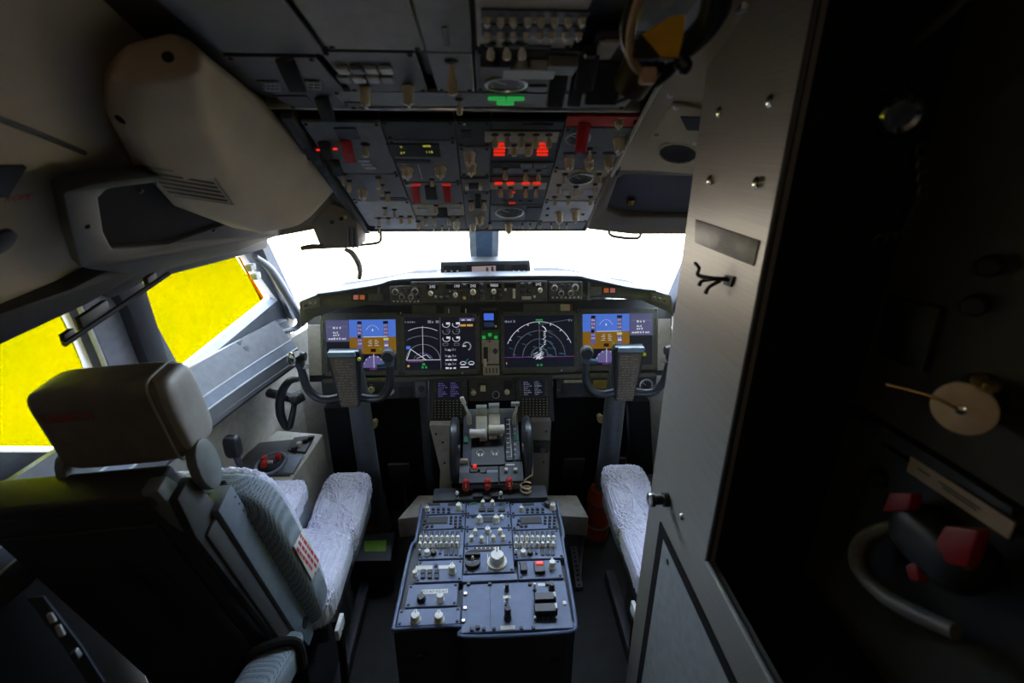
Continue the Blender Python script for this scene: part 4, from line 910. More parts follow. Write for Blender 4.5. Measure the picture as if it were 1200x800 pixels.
o = MB().box(-.70, .70, 2.08, 2.30, .02, .80).build('bulkhead', M_soft, t); child_world(o, t)
for sx in (-1, 1):
    o = MB().box(min(sx*.30, sx*.26), max(sx*.30, sx*.26), 1.98, 2.08, .05, .78).build('rib', M_dark, t, bevel=.006); child_world(o, t)
for px, py, s_ in ((440, 493, -1), (702, 487, 1)):
    p = onY(px, py, 1.98); o = MB().lathe([(.013, 0), (.013, .03), (.018, .034), (.018, .05), (.010, .052)], 16).build('brass_knob', mat('dull_brass', (.5, .36, .18), .35, .6), t); o.location = p-Vector(t.location); o.rotation_euler = (math.radians(80), 0, 0)
# rudder pedals and heel plates
for sx in (-1, 1):
    for xx in (.42, .62):
        t = thing('rudder_pedal', 'dark rudder pedal in the %s footwell, %s of the control column' % (('left', 'right')[sx > 0], 'inboard' if xx < .5 else 'outboard'), 'pedal', loc=(sx*xx, 2.0, .2), group='rudder pedals')
        o = MB().prism([(-.05, .03, .0), (.05, .03, .0), (.05, -.02, .16), (-.05, -.02, .16)], (0, .02, 0)).build('tread', M_dark, t, recalc=True, bevel=.004)
        MB().cyl((0, .04, .05), (0, .08, -.18), .012).build('arm', M_steel, t)
    hp = onZ(488, 592, .30) if sx < 0 else onZ(672, 592, .30)
    a = [onZ(x, y, .30) for x, y in (((466, 608), (490, 580), (512, 580), (500, 604)) if sx < 0 else ((652, 604), (640, 580), (676, 580), (690, 606)))]
    o = MB().prism(a, (0, 0, -.10)).build('heel_plate', M_heel, recalc=True, bevel=.004); tag(o, 'pale metal heel plate on the floor %s of the pedestal' % ('left', 'right')[sx > 0], 'plate', 'heel plates')
# two keypads (control display units)
for k, (x0, y0, x1, y1, s_) in enumerate(((502.5, 444, 548.5, 497, (512.5, 448, 541, 467)), (604.5, 441, 648.5, 494.5, (612, 446.5, 637, 465)))):
    m = Module(P_cdu, 'keypad_unit', 'keypad unit with lit %s screen %s of the throttle levers' % (('violet', 'left'), ('dim', 'right'))[k], (x0, y0, x1, y1), M_pedd, thick=.016, cat='keypad unit', group='keypad units', plate='housing', screws=False)
    m.quad('bezel', x0+3, y0+1.5, x1-3, y1-4, .003, M_mipd)
    def dr(B, k=k):
        for i in range(7):
            for c in (0, 1): dash(B, .06+.5*c, .86-i*.13, .06+.5*c+(.2+.18*((i*7+c*3) % 3)/2), 0, 4, (VI if k == 0 else GR), i*2+c, .06)
    screen(m, 'screen', *s_, dr, .0035)
    nx, ny = 8, 7; yk0, yk1 = s_[3]+2, y1-6
    for i in range(nx):
        for j in range(ny):
            x = x0+6+(x1-x0-12)*(i+.5)/nx-(.0); y = yk0+(yk1-yk0)*(j+.5)/ny
            kk = m.slab('key', x, y, 2.9, .008, .005, M_black, z=.003, bev=.0008)
            link('key_legend', slab_mesh(.0045, .003, .0004, M_paper, .0001), kk, (0, 0, .005))
    for side in (-1, 1):
        for j in range(6): m.slab('line_key', (s_[0]-2.4 if side < 0 else s_[2]+2.4), s_[1]+2+(s_[3]-s_[1]-3)*j/5, 2.2, .006, .005, M_bezel)
# forward centre switch panel between the keypads
m = Module(P_cdu, 'gear_warning_unit', 'small dark panel with cream selectors between the two keypads', (549, 442, 604, 470), M_mipd, thick=.010)
for x, y in ((555, 461), (594, 460)): m.knob(x, y, 3.2, .016)
m.slab('selector', 566, 456, 6, .024, .014, M_cream); m.gauge(581, 463, .016); m.quad('slot', 560, 449, 571, 454, .002, M_black); m.quad('slot', 590, 446, 601, 456, .002, M_black)
# pedestal body
t = thing('pedestal', 'blue grey centre pedestal body between the seats', 'pedestal', loc=(0, 1.2, 0))
pb0, pb1 = onZ(569, 744, .55).y, onZ(569, 589, .55).y
xl0, xr0 = onZ(461, 735, .55).x, onZ(675, 729, .55).x; xl1, xr1 = onZ(481, 641, .55).x, onZ(660.5, 641, .55).x; ym = onZ(570, 641, .55).y
xl2, xr2 = onZ(494, 592, .55).x, onZ(653, 590, .55).x; ye = onZ(500, 735, .55).y
foot = [(xl0, ye), (onZ(541, 735, .55).x, ye), (onZ(544, 744, .55).x, pb0), (onZ(666, 741, .55).x, pb0), (onZ(668, 729, .55).x, ye), (xr0, ye), (xr1, ym), (xr2, ym+.05), (xr2, pb1), (xl2, pb1), (xl2, ym+.05), (xl1, ym)]
o = MB().prism([(x, y, .10) for x, y in foot], (0, 0, .435)).build('body', M_pedd, t, recalc=True, bevel=.005); child_world(o, t)
b = MB(); b.tube([(x, y, .548) for x, y in foot[:8]] + [(xr2, pb1, .548)], .005, 8); o = b.build('rim', M_ped, t); child_world(o, t)
b = MB(); b.tube([(xl2, pb1, .548), (xl2, ym+.05, .548), (xl1, ym, .548), (xl0, ye, .548)], .005, 8); o = b.build('rim', M_ped, t); child_world(o, t)
for px, py in ((495, 770), (651, 774)):
    p = onY(px, py, pb0+.0); o = MB().lathe([(.016, 0), (.016, .004), (.01, .007)], 14).build('latch', M_black, t); o.location = p+Vector((0, -.001, 0))-Vector(t.location); o.rotation_euler = (math.pi/2, 0, 0)
# pedestal units
G_ped = 'pedestal panel units'
def pd(rect, name, label, m=M_ped, **k):
    k.setdefault('thick', .012); return Module(P_ped, name, label, rect, m, n=-.008, group=G_ped, sm=M_black, **k)
cx0, cx1, cx2, cx3 = P_ped.uv(496, 610)[0]+.004, P_ped.uv(545, 615)[0], P_ped.uv(599, 612)[0], P_ped.uv(654, 610)[0]-.003
def pc(c, y0, y1, name, label, **k):
    xm = (515, 570, 630)[c]; a = (cx0, cx1, cx2, cx3); g = P_ped
    m = Module(g, name, label, (0, 0, 1, 1), k.pop('m', M_ped), n=-.008, thick=k.pop('thick', .012), group=G_ped, sm=M_black, uv=(a[c], a[c+1], g.uv(xm, y1)[1], g.uv(xm, y0)[1]), **k); return m
def radio(c, side):
    X = lambda x: x if c == 0 else (x-496)*1.0+606
    m = pc(c, 589, 603.5, 'radio_unit', 'pedestal radio panel with white end knobs in the %s column' % side)
    for x0, x1 in ((502, 516), (525, 536)): m.quad('frequency_window', X(x0), 590.5, X(x1), 593.5, .002, M_black)
    m.knob(X(501), 599, 3, .016, M_white); m.knob(X(537.5), 597, 4, .02, M_white)
    for i in range(4): m.slab('push_button', X(508+i*6), 598, 3.6, .012, .006, M_pedd); m.slab('push_button', X(508+i*6), 601.5, 3.6, .008, .004, M_pedd)
    m = pc(c, 604, 621, 'transponder_unit' if c else 'navigation_radio', 'pedestal tuning panel with dark window and keypad, %s column' % side)
    m.quad('frequency_window', X(500), 607, X(524), 614.5, .003, M_black); m.quad('window_frame', X(499), 606.4, X(525), 615.2, .0015, M_pedd)
    for i in range(3):
        for j in range(4):
            if j == 3 and i == 0: continue
            m.slab('push_button', X(529+i*5.4-j*.2), 607.5+j*3.6, 3.4, .011, .006, M_pedd)
    for x, y in ((498, 611.5), (497, 615.5), (501, 618), (506.5, 618)): m.slab('push_button', X(x), y, 3.4, .011, .006, M_pedd)
def audio(c, side):
    X = lambda x, y: x if c == 0 else x+112+(y-637)*.05
    m = pc(c, 621.5, 656, 'audio_unit', 'pedestal audio panel with two rows of white knobs, %s column' % side)
    for i in range(8): m.slab('push_button', X(494.5+i*6, 626), 626, 4, .018, .004, M_pedd)
    for r_, y in enumerate((634, 641.5)):
        m.quad('knob_row_slot', X(490.5-r_, y), y-2.8, X(540-r_*.5, y), y+2.2, .001, M_black)
        for i in range(8): m.knob(X(493.5-r_*1+i*6.2, y), y, 2.4, .018, M_white)
    m.toggle(X(492, 650), 651, .02, .004, M_white, -.2); m.knob(X(500.5, 650), 650, 4, .014, M_white); m.knob(X(508.5, 650), 650, 3.6, .012, M_black)
    m.slab('push_button', X(516, 650), 649.5, 3, .010, .005, M_black)
    for i in range(3): m.slab('push_button', X(523+i*6, 650), 649, 4.4, .024, .004, M_pedd)
for c, sd_ in ((0, 'left'), (2, 'right')): radio(c, sd_); audio(c, sd_)
m = pc(0, 657, 683, 'frequency_unit', 'pedestal panel with two white label windows and six keys', m=M_ped)
m.quad('label_window', 487, 664, 507, 669, .002, M_paper); m.quad('label_window', 514, 663.5, 532, 668, .002, M_paper); m.knob(486.5, 675, 3.6, .016, M_white); m.knob(530, 671, 4.8, .024, M_white); m.slab('push_button', 511, 664.5, 3, .012, .006, M_pedd)
for i in range(3):
    for j in range(2): m.slab('push_button', 496+i*8, 671.5+j*5.5, 5, .016, .006, M_pedd)
gp_ = lambda *r: P_ped.uv(*r)
m = pd((476.5, 684.5, 537, 712), 'selector_unit', 'pedestal panel with white printed strip, black knob and white knob')
lb = m.quad('label_strip', 494, 691.5, 525, 697, .001, M_paper)
for i, x in enumerate((498.5, 506, 513.5, 521)): m.text('ALT', x, 694.3, .0085, M_black, .0014)
m.knob(494, 704, 5.5, .016, M_black); m.knob(516, 704, 5, .02, M_white)
m = pd((466, 713, 540, 734), 'lamp_dimmer_unit', 'pedestal panel with two white dimmer knobs at the aft left corner')
m.knob(487, 727, 6.5, .02, M_white); m.knob(514.5, 727.5, 6.5, .02, M_white)
m = pc(1, 589, 604, 'warning_unit', 'pedestal panel with two white knobs above dark keys, behind the fire handles')
m.knob(566, 592.5, 3, .018, M_white); m.knob(577, 592.5, 3, .018, M_white); m.slab('indicator_light', 555, 591, 7, .008, .004, G_greend)
for x in (565, 575, 588): m.slab('push_button', x, 599, 8, .016, .006, M_pedd)
m = pc(1, 604.5, 620, 'code_selector', 'pedestal panel with a dark digit window between white knobs')
m.quad('digit_window', 567, 607, 578, 613.5, .003, M_black); m.knob(562, 612, 4, .022, M_white); m.knob(581.5, 612, 4, .022, M_white); m.knob(554.5, 606, 3, .012, M_ped); m.knob(588, 608, 3, .012, M_white)
m = pc(1, 620.5, 640, 'radar_unit', 'pedestal panel with seven white knobs in two rows')
for x, y, r_ in ((557, 626, 3.2), (571.5, 624, 4.2), (586, 625.5, 3.2), (552.5, 633.5, 3.2), (564.5, 634.5, 3.2), (578, 633.5, 3.2), (589.5, 633, 3.2)): m.knob(x, y, r_, .016, M_white)
m.quad('divider_line', 571.2, 629, 571.8, 639, .0006, M_paper)
m = pc(1, 640.5, 672.5, 'trim_unit', 'pedestal trim panel with black scalloped dial and large white rudder knob')
m.quad('scale_window', 555.5, 641.5, 587, 647, .003, M_black)
for i in range(6): m.slab('scale_mark', 559+i*5, 644, 1.6, .006, .004, M_paper)
for sy in (-1, 1):
    pts = [(.024*math.cos(math.pi*i/12), sy*(.014+.020*math.sin(math.pi*i/12)), 0) for i in range(13)]
    o = MB().prism(pts, (0, 0, .014)).build('trim_cam', M_black, m.e, recalc=True, bevel=.003); o.location = m.at(554, 658.5)
m.toggle(554, 661, .03, .004, M_white, 0)
k = m.knob(582.5, 660, 10, .034, M_white); b = MB(); R_ = 10.5/m.ppm; b.lathe([(R_*1.1, 0), (R_*1.1, .005)], 28); o = b.build('dial_plate', M_white, k)
m.quad('divider_line', 571.2, 650, 571.8, 670, .0006, M_paper)
m = pd((541, 673.2, 607, 682), 'blank_unit', 'narrow blank pedestal strip below the rudder trim knob', screws=False)
m = pd((606.5, 657, 659, 679.5), 'door_lock_unit', 'pedestal panel with one red lit switch and a white knob')
m.slab('rocker_switch', 613.5, 668, 8, .034, .014, M_black); m.slab('rocker_frame', 632, 668, 12, .040, .012, M_black); m.slab('lit_switch', 632, 664.5, 9, .014, .016, G_red); m.knob(647, 665.5, 4.5, .024, M_white)
m = pd((541, 683, 668, 740.5), 'lower_plate', 'large blue grey pedestal plate with two black connectors at the aft end', screws=False, cat='control panel')
for x in (549, 560, 574, 621, 641): m.slab('screw', x, 737 if x in (560, ) else 686, .011, .011, .006, M_black)
for x, y in ((553, 739), (567, 738.5), (579, 738.5), (611, 737.5), (625, 737), (545.5, 697), (545, 714), (543, 729)): m.slab('screw', x, y, .010, .010, .005, M_steel if y < 735 and y > 690 else M_black)
m.quad('joint_line', 574.2, 686, 574.8, 738, .0005, M_black)
m.knob(594, 693, 2.8, .024, M_black); m.quad('label_strip', 589.5, 698.5, 598.5, 702.5, .001, M_paper); m.toggle(594, 710, .026, .005, M_white, -.2); m.knob(595, 726, 4.6, .04, M_black); m.quad('label_strip', 586.5, 734, 603.5, 739, .001, M_paper)
m.quad('label_strip', 630, 684.5, 640, 688, .001, M_paper); m.toggle(626.5, 693, .024, .0045, M_white, -.2); m.knob(646.5, 692, 4, .024, M_black); m.slab('white_button', 661.5, 708, 4.5, .013, .004, M_white)
for (x0, y0, x1, y1) in ((626, 701, 651, 710), (626, 714, 652.5, 724)):
    m.quad('connector', x0, y0, x1, y1, .022, M_black); m.quad('connector_clip', x1-3, y0+.5, x1, y1-2, .026, M_paper)
    for i in range(5): m.slab('connector_screw', x0+1+i*(x1-x0-2)/4, y1+2.5, 2.4, .009, .010, M_steel if i in (0, 4) else M_black)
# ---- throttle quadrant
Q0 = Vector((0, 1.475, .585))
P_q = Plane(Q0, Vector((0, .30, .10)))
t = thing('throttle_quadrant', 'throttle quadrant housing with lever slots and gauges', 'throttle quadrant', M=P_q.mat())
def q(px, py): return P_q.uv(px, py)
a0, a1 = q(541, 560)[0], q(612, 560)[0]; v0, v1 = q(575, 568)[1], q(575, 478)[1]
MB().box(a0, a1, v0, v1, -.20, 0).build('housing', M_ledge, t, bevel=.006)
def qs(name, x0, y0, x1, y1, d, m, z=0.):
    xm, ym_ = (x0+x1)/2, (y0+y1)/2; a, b_ = q(x0, ym_)[0], q(x1, ym_)[0]; c, e = q(xm, y1)[1], q(xm, y0)[1]
    return link(name, slab_mesh(b_-a, e-c, d, m), t, ((a+b_)/2, (c+e)/2, z))
qs('cover_plate', 552, 514, 591, 548, .018, M_black); qs('lower_cover', 550, 548, 584, 552, .012, M_black)
qs('side_scale', 592, 491, 600, 541, .010, M_black)
for i in range(9): qs('scale_mark', 593.5, 493+i*5.4, 597 if i % 2 else 598.5, 494.2+i*5.4, .0006, M_paper, .0105)
qs('scale_line', 597.5, 492, 598.6, 538, .0006, M_paper, .0105)
qs('flap_scale', 601, 486, 608, 540, .008, M_ledge)
for i in range(7): qs('scale_mark', 602, 497+i*6, 604.5, 499+i*6, .0006, M_paper, .0085)
for x, y in ((546, 516), (604, 514)): qs('green_band', x-2.4, y-4, x+2.4, y+4, .012, mat('green_paint', (.02, .22, .10), .5)); 
for x, y in ((563, 534), (580, 533)):
    o = MB().tube([(.014*math.cos(i*math.pi/8), .014*math.sin(i*math.pi/8), 0) for i in range(16)], .0012, 5, closed=True).build('dial_ring', M_cream, t); u_, v_ = q(x, y); o.location = (u_, v_, .0195)
    for dx in (-1.8, 1.8): qs('dial_mark', x+dx-.9, y+.5, x+dx+.9, y+4, .001, M_paper, .019)
qs('handle_plate', 562, 550, 584, 561, .010, M_seatb); qs('brake_light_block', 551, 543, 560, 555, .012, M_black)
o = MB().lathe([(.008, 0), (.008, .006), (.004, .012)], 14).build('red_light', G_red, t); u_, v_ = q(556.5, 549); o.location = (u_, v_, .012)
qs('trim_switch', 563, 551, 570, 557, .018, M_black); qs('cutout_panel', 585, 543, 613, 566, .012, M_black)
for x in (593, 604): qs('cutout_switch', x-2, 552, x+2, 555, .012, M_white, .012)
qs('cutout_legend', 592, 546, 603, 547.4, .0006, M_paper, .0125); qs('lower_step', 538, 556, 584, 568, .014, M_pedd)
qs('parking_brake_base', 538, 540, 550, 556, .010, M_ledge)
# levers
def lever_thing(name, label, cat, px, py, group=None):
    u_, v_ = q(px, py); return thing(name, label, cat, M=P_q.mat(u_, v_, 0), group=group)
for k, (px, dz) in enumerate(((572, 0), (572, .012))):
    t2 = lever_thing('thrust_lever', 'white thrust lever on the %s with ribbed grip' % ('left', 'right')[k], 'lever', px, 510 - 2*k, 'thrust levers')
    sg_ = (-1, 1)[k]
    b = MB(); b.prism([(sg_*.003, -.03, -.02), (sg_*.003, .045, -.02), (sg_*.003, .05, .06), (sg_*.003, .03, .085), (sg_*.003, -.02, .05)], (sg_*.045, 0, 0)); b.build('arm', M_white, t2, recalc=True, bevel=.004)
    b = MB(); prof = [(.014, 0), (.019, .004), (.017, .018), (.016, .036), (.019, .062), (.016, .066)]
    b.M = Matrix.Translation((sg_*.003-.004, -.03, .050+.012*k)) @ Matrix.Rotation(sg_*math.pi/2, 4, 'Y'); b.lathe(prof, 18); b.build('grip', M_white, t2)
    b = MB(); b.prism([(sg_*.004, .030, .07), (sg_*.004, .055, .06), (sg_*.004, .062, .10), (sg_*.004, .045, .115)], (sg_*.040, 0, 0)); rv = b.build('reverser_lever', M_panell, t2, recalc=True, bevel=.004)
    b = MB(); b.cyl((sg_*.004, .052, .112), (sg_*.046, .052, .112), .010, n=12); b.build('reverser_grip', M_panell, t2)
    b = MB(); b.box(min(sg_*.004, sg_*.034), max(sg_*.004, sg_*.034), -.045, -.028, -.01, .03); b.build('lower_link', M_cream, t2, bevel=.002)
t2 = lever_thing('speedbrake_lever', 'thin white speedbrake lever leaning left of the thrust levers', 'lever', 550, 496)
b = MB(); b.tube([(0, 0, -.02), (0, .002, .05), (-.006, .004, .07), (-.018, .008, .115)], [.010, .009, .006, .005], 8); b.build('arm', M_white, t2)
b = MB(); b.M = Matrix.Translation((-.021, .009, .128)) @ Matrix.Rotation(-.25, 4, 'Y'); b.box(-.008, .008, -.006, .006, -.02, .02); b.build('knob', M_white, t2, bevel=.003)
t2 = lever_thing('flap_lever', 'white flap lever with flat square knob right of the thrust levers', 'lever', 602.5, 498)
b = MB(); b.tube([(0, 0, -.02), (0, .002, .06), (.006, .004, .08), (.007, .006, .115)], [.008, .007, .005, .005], 8); b.build('arm', M_white, t2)
b = MB(); b.box(-.015, .018, .0, .010, .112, .132); b.build('knob', M_panell, t2, bevel=.002)
t2 = lever_thing('parking_brake_lever', 'cream parking brake lever at the left edge of the quadrant', 'lever', 544, 545)
b = MB(); b.prism([(-.014, 0, .03), (.014, 0, .03), (.014, 0, .01), (.006, 0, -.0), (-.006, 0, 0), (-.014, 0, .01)], (0, .012, 0)); b.M = None; b.build('handle', M_cream, t2, recalc=True, bevel=.003)
b = MB(); b.cyl((0, .005, -.03), (0, .005, .005), .004); b.build('stem', M_cream, t2)
# trim wheels: black discs with a white index, on the pedestal sides
for k, (px, py, lab) in enumerate(((533, 528, 'black stabilizer trim wheel left of the quadrant'), (618, 526, 'black stabilizer trim wheel right of the quadrant'))):
    c = onY(px, py, 1.62); t2 = thing('trim_handwheel', lab, 'trim wheel', loc=c+Vector((0, .02, -.01)), group='trim wheels')
    b = MB(); b.M = Matrix.Rotation(math.pi/2, 4, 'Y'); b.lathe([(.118, -.014), (.124, -.010), (.126, 0), (.124, .010), (.118, .014)], 40); b.build('wheel', M_yoke, t2)
    b = MB(); b.M = Matrix.Rotation(math.pi/2, 4, 'Y'); b.lathe([(.02, -.018), (.02, .018)], 16); b.build('hub', M_steel, t2)
    b = MB(); b.M = Matrix.Rotation(math.pi/2, 4, 'Y'); b.lathe([(.127, -.002), (.127, .002)], 40); b.build('index_band', M_dark, t2)
# pedestal forward side panels under the keypads
for k, (poly, lab) in enumerate(((((503, 498), (529, 498), (529, 560), (528, 590), (514, 590), (516, 552)), 'grey tapering side panel under the left keypad'), (((623, 494), (646, 494), (644, 520), (642, 580), (624, 580)), 'grey side panel under the right keypad'))):
    t2 = thing('side_skirt', lab, 'side panel', loc=onY(poly[0][0], 540, 1.80), group='keypad side panels')
    o = MB().prism([onY(x, y, 1.785) for x, y in poly], (0, .10, 0)).build('panel', M_heel if k == 0 else M_linerd, t2, recalc=True, bevel=.003); child_world(o, t2)
    for x, y in ((511, 508), (519, 518), (521, 542)) if k == 0 else ((640, 505), (626, 516), (637, 541)):
        o = MB().lathe([(.005, 0), (.005, .003)], 10).build('screw', M_dark, t2); o.location = onY(x, y, 1.783)-Vector(t2.location); o.rotation_euler = (math.pi/2, 0, 0)
    if k == 1:
        o = MB().prism([onY(x, y, 1.775) for x, y in ((624, 517), (645, 517), (643, 531), (624, 531))], (0, .02, 0)).build('socket_box', M_dark, t2, recalc=True, bevel=.003); child_world(o, t2)
        o = MB().lathe([(.012, 0), (.012, .005), (.008, .005)], 14).build('socket', M_steel, t2); o.location = onY(636, 526, 1.773)-Vector(t2.location); o.rotation_euler = (math.pi/2, 0, 0)
# fire handles
t = thing('fire_handle_plinth', 'blue grey plinth under the red fire handles', 'plinth', loc=(0, 1.49, .5))
o = MB().box(cx0+.02, cx3-.02, pb1+.003, pb1+.075, .50, .565).build('plinth', M_pedd, t, bevel=.006); child_world(o, t)
for x0, x1 in ((554, 566), (575, 588)):
    p0, p1 = onZ(x0, 583, .566), onZ(x1, 583, .566); o = MB().box(p0.x, p1.x, pb1+.006, pb1+.05, .5655, .575).build('black_block', M_black, t); child_world(o, t)
for k, (px, s_) in enumerate(((546, '1'), (571.5, 'APU'), (597.5, '2'))):
    p = onZ(px, 588, .566); p.y = pb1+.03; t2 = thing('fire_pull', 'red fire handle marked with %s' % ('the number one', 'small white letters', 'the number two')[k], 'handle', loc=p, group='fire handles')
    MB().cyl((0, 0, 0), (0, 0, .02), .007, .009).build('stem', M_black, t2)
    b = MB(); b.lathe([(.006, .018), (.012, .03), (.013, .042), (.011, .062), (.007, .066)], 14); b.build('handle', M_red, t2)
    o = link('lettering', text_mesh(s_, .022 if len(s_) == 1 else .010, M_paper), t2, (0, -.0135, .048), (math.radians(85), 0, 0))
for px, py, nm, lab in ((536, 578, 'toggle_lamp', 'small white tipped switch left of the red fire handles'), (587, 578, 'toggle_lamp', 'small white tipped switch between the red fire handles')):
    p = onZ(px, 586, .566); t2 = thing(nm, lab, 'switch', loc=p); MB().lathe([(.010, 0), (.010, .012), (.004, .014), (.004, .026)], 12).build('base', M_black, t2); MB().lathe([(.004, .026), (.006, .03), (.006, .036), (.003, .04)], 12).build('tip', M_white, t2)
# braided cord beside the quadrant
pts = [onY(613+5*math.sin(i*.9)*.9+6*(i/18.), 566+i*1.35, 1.50) + Vector((0, .012*math.cos(i*.9), 0)) for i in range(18)]
b = MB(); b.tube([onY(624, 545, 1.52), onY(624, 556, 1.515)] + pts[:1]+[onY(616+6*math.cos(i*.8), 566+i*.62, 1.50)+Vector((0, .014*math.sin(i*.8), 0)) for i in range(34)], .0035, 6)
tag(b.build('coiled_cable', M_wire), 'tan coiled cord beside the right trim wheel', 'cord')
b = MB(); b.lathe([(.014, 0), (.014, .012), (.010, .02), (.004, .022)], 14); o = b.build('round_control', M_dark); o.location = onZ(642, 588, .57)+Vector((0, 0, -.02)); tag(o, 'dark round knob at the front right corner of the pedestal', 'knob')
# ------------------------------------------------------------------ control columns and yokes
for sx, hx, hy, lab in ((-1, 408, 443, 'left'), (1, 733, 437, 'right')):
    c = onY(hx, hy, 1.70); t = thing('control_column', 'control column and black yoke in front of the %s flight display' % lab, 'control column', loc=(c.x, c.y, 0), group='control columns')
    z = c.z; s = sx
    MB().tube([(-s*.0, .22, .02), (-s*.0, .13, .40), (-s*.0, .10, z-.12), (0, .07, z+.02)], [.052, .046, .042, .036], 16).build('column', M_column, t)
    MB().lathe([(.075, 0), (.075, .02), (.05, .05)], 20).build('floor_boot', M_soft, t).location = (-s*.0, .22, .0)
    b = MB(); b.M = Matrix.Translation((0, .03, z)) @ Matrix.Rotation(math.pi/2, 4, 'X'); b.lathe([(.034, -.05), (.038, -.03), (.038, .03), (.03, .05)], 18); b.build('hub_shaft', M_yoke, t)
    pts = [(-.055, .118), (.055, .118), (.062, .10), (.036, -.112), (-.036, -.112), (-.062, .10)]
    b = MB(); b.prism([(x, .012, z+y) for x, y in pts], (0, -.035, 0)); hb = b.build('hub', M_yoke, t, recalc=True, bevel=.006)
    cp = [(-.050, .092), (.042, .092), (.028, -.106), (-.030, -.106)] if s < 0 else [(-.042, .092), (.050, .092), (.030, -.106), (-.028, -.106)]
    b = MB(); b.prism([(x, -.023, z+y) for x, y in cp], (0, -.004, 0)); cl = b.build('chart_plate', M_clip, t, recalc=True, bevel=.001)
    st = link('lettering', strokes_mesh(.066, .185, 17, mat('pale_print', (.32, .28, .23), .7), 5, .6, .12), cl, (0, -.0275, z-.006), (math.pi/2, 0, 0))
    b = MB(); b.box(-.054, .044, -.032, -.02, z+.098, z+.118) if s < 0 else b.box(-.044, .054, -.032, -.02, z+.098, z+.118); b.build('chart_clip', mat('clip_blue', (.16, .24, .33), .3), t, bevel=.003)
    b = MB(); b.M = Matrix.Translation((s*-.056, -.024, z+.088) if s < 0 else (.056, -.024, z+.088)) @ Matrix.Rotation(math.pi/2, 4, 'X'); b.lathe([(.007, 0), (.007, .005), (.005, .007)], 12); b.build('yellow_button', mat('yellow_dot', (.75, .75, .05), .5), t)
    # horns: bar out of the hub, up the sides
    for h in (-1, 1):
        outb = (h == s)
        pts = [(h*.03, 0, z-.078), (h*.08, -.005, z-.085), (h*.12, -.008, z-.075), (h*.150, -.010, z-.035), (h*.158, -.012, z+.02), (h*.162, -.014, z+.062)]
        MB().tube(pts, [.017, .016, .016, .016, .015, .014], 12).build('horn', M_yoke, t)
        if outb:
            MB().tube([(h*.160, -.014, z+.055), (h*.166, -.016, z+.09), (h*.170, -.02, z+.108)], [.016, .024, .022], 12).build('grip', M_yoke, t)
            b = MB(); b.tube([(h*(.178+.013*math.cos(i*math.pi/6)), -.04, z+.098+.024*math.sin(i*math.pi/6)) for i in range(12)], .004, 6, closed=True); b.build('switch_ring', M_chrome, t)
            MB().cyl((h*.15, -.02, z+.10), (h*.135, -.02, z+.10), .020, .016, 14).build('switch_pod', M_black, t)
            MB().cyl((h*.155, -.014, z+.055), (h*.13, -.016, z+.060), .009, .007, 10).build('trigger', M_steel, t)
        else:
            MB().tube([(h*.160, -.014, z+.055), (h*.160, -.014, z+.08)], [.016, .020], 12).build('grip', M_column, t)
            b = MB(); b.M = Matrix.Translation((h*.160, -.020, z+.098)) @ Matrix.Rotation(math.pi/2, 4, 'X'); b.lathe([(.022, -.02), (.024, -.01), (.024, .012), (.018, .018)], 18); b.build('round_pad', M_dark, t)
            MB().cyl((h*.155, -.014, z+.06), (h*.115, -.016, z+.056), .011, .009, 10).build('trigger', mat('trigger_blue', (.05, .11, .18), .35), t)
# footwell dark shields beside the columns
for sx, poly, lab in ((-1, ((379, 478), (412, 478), (418, 562), (392, 562)), 'black cloth shield beside the left control column'), (1, ((738, 470), (762, 470), (766, 556), (738, 556)), 'black cloth shield beside the right control column')):
    o = MB().prism([onY(x, y, 1.86) for x, y in poly], (0, .06, 0)).build('column_shield', M_soft, recalc=True, bevel=.006); tag(o, lab, 'shield', 'column shields')
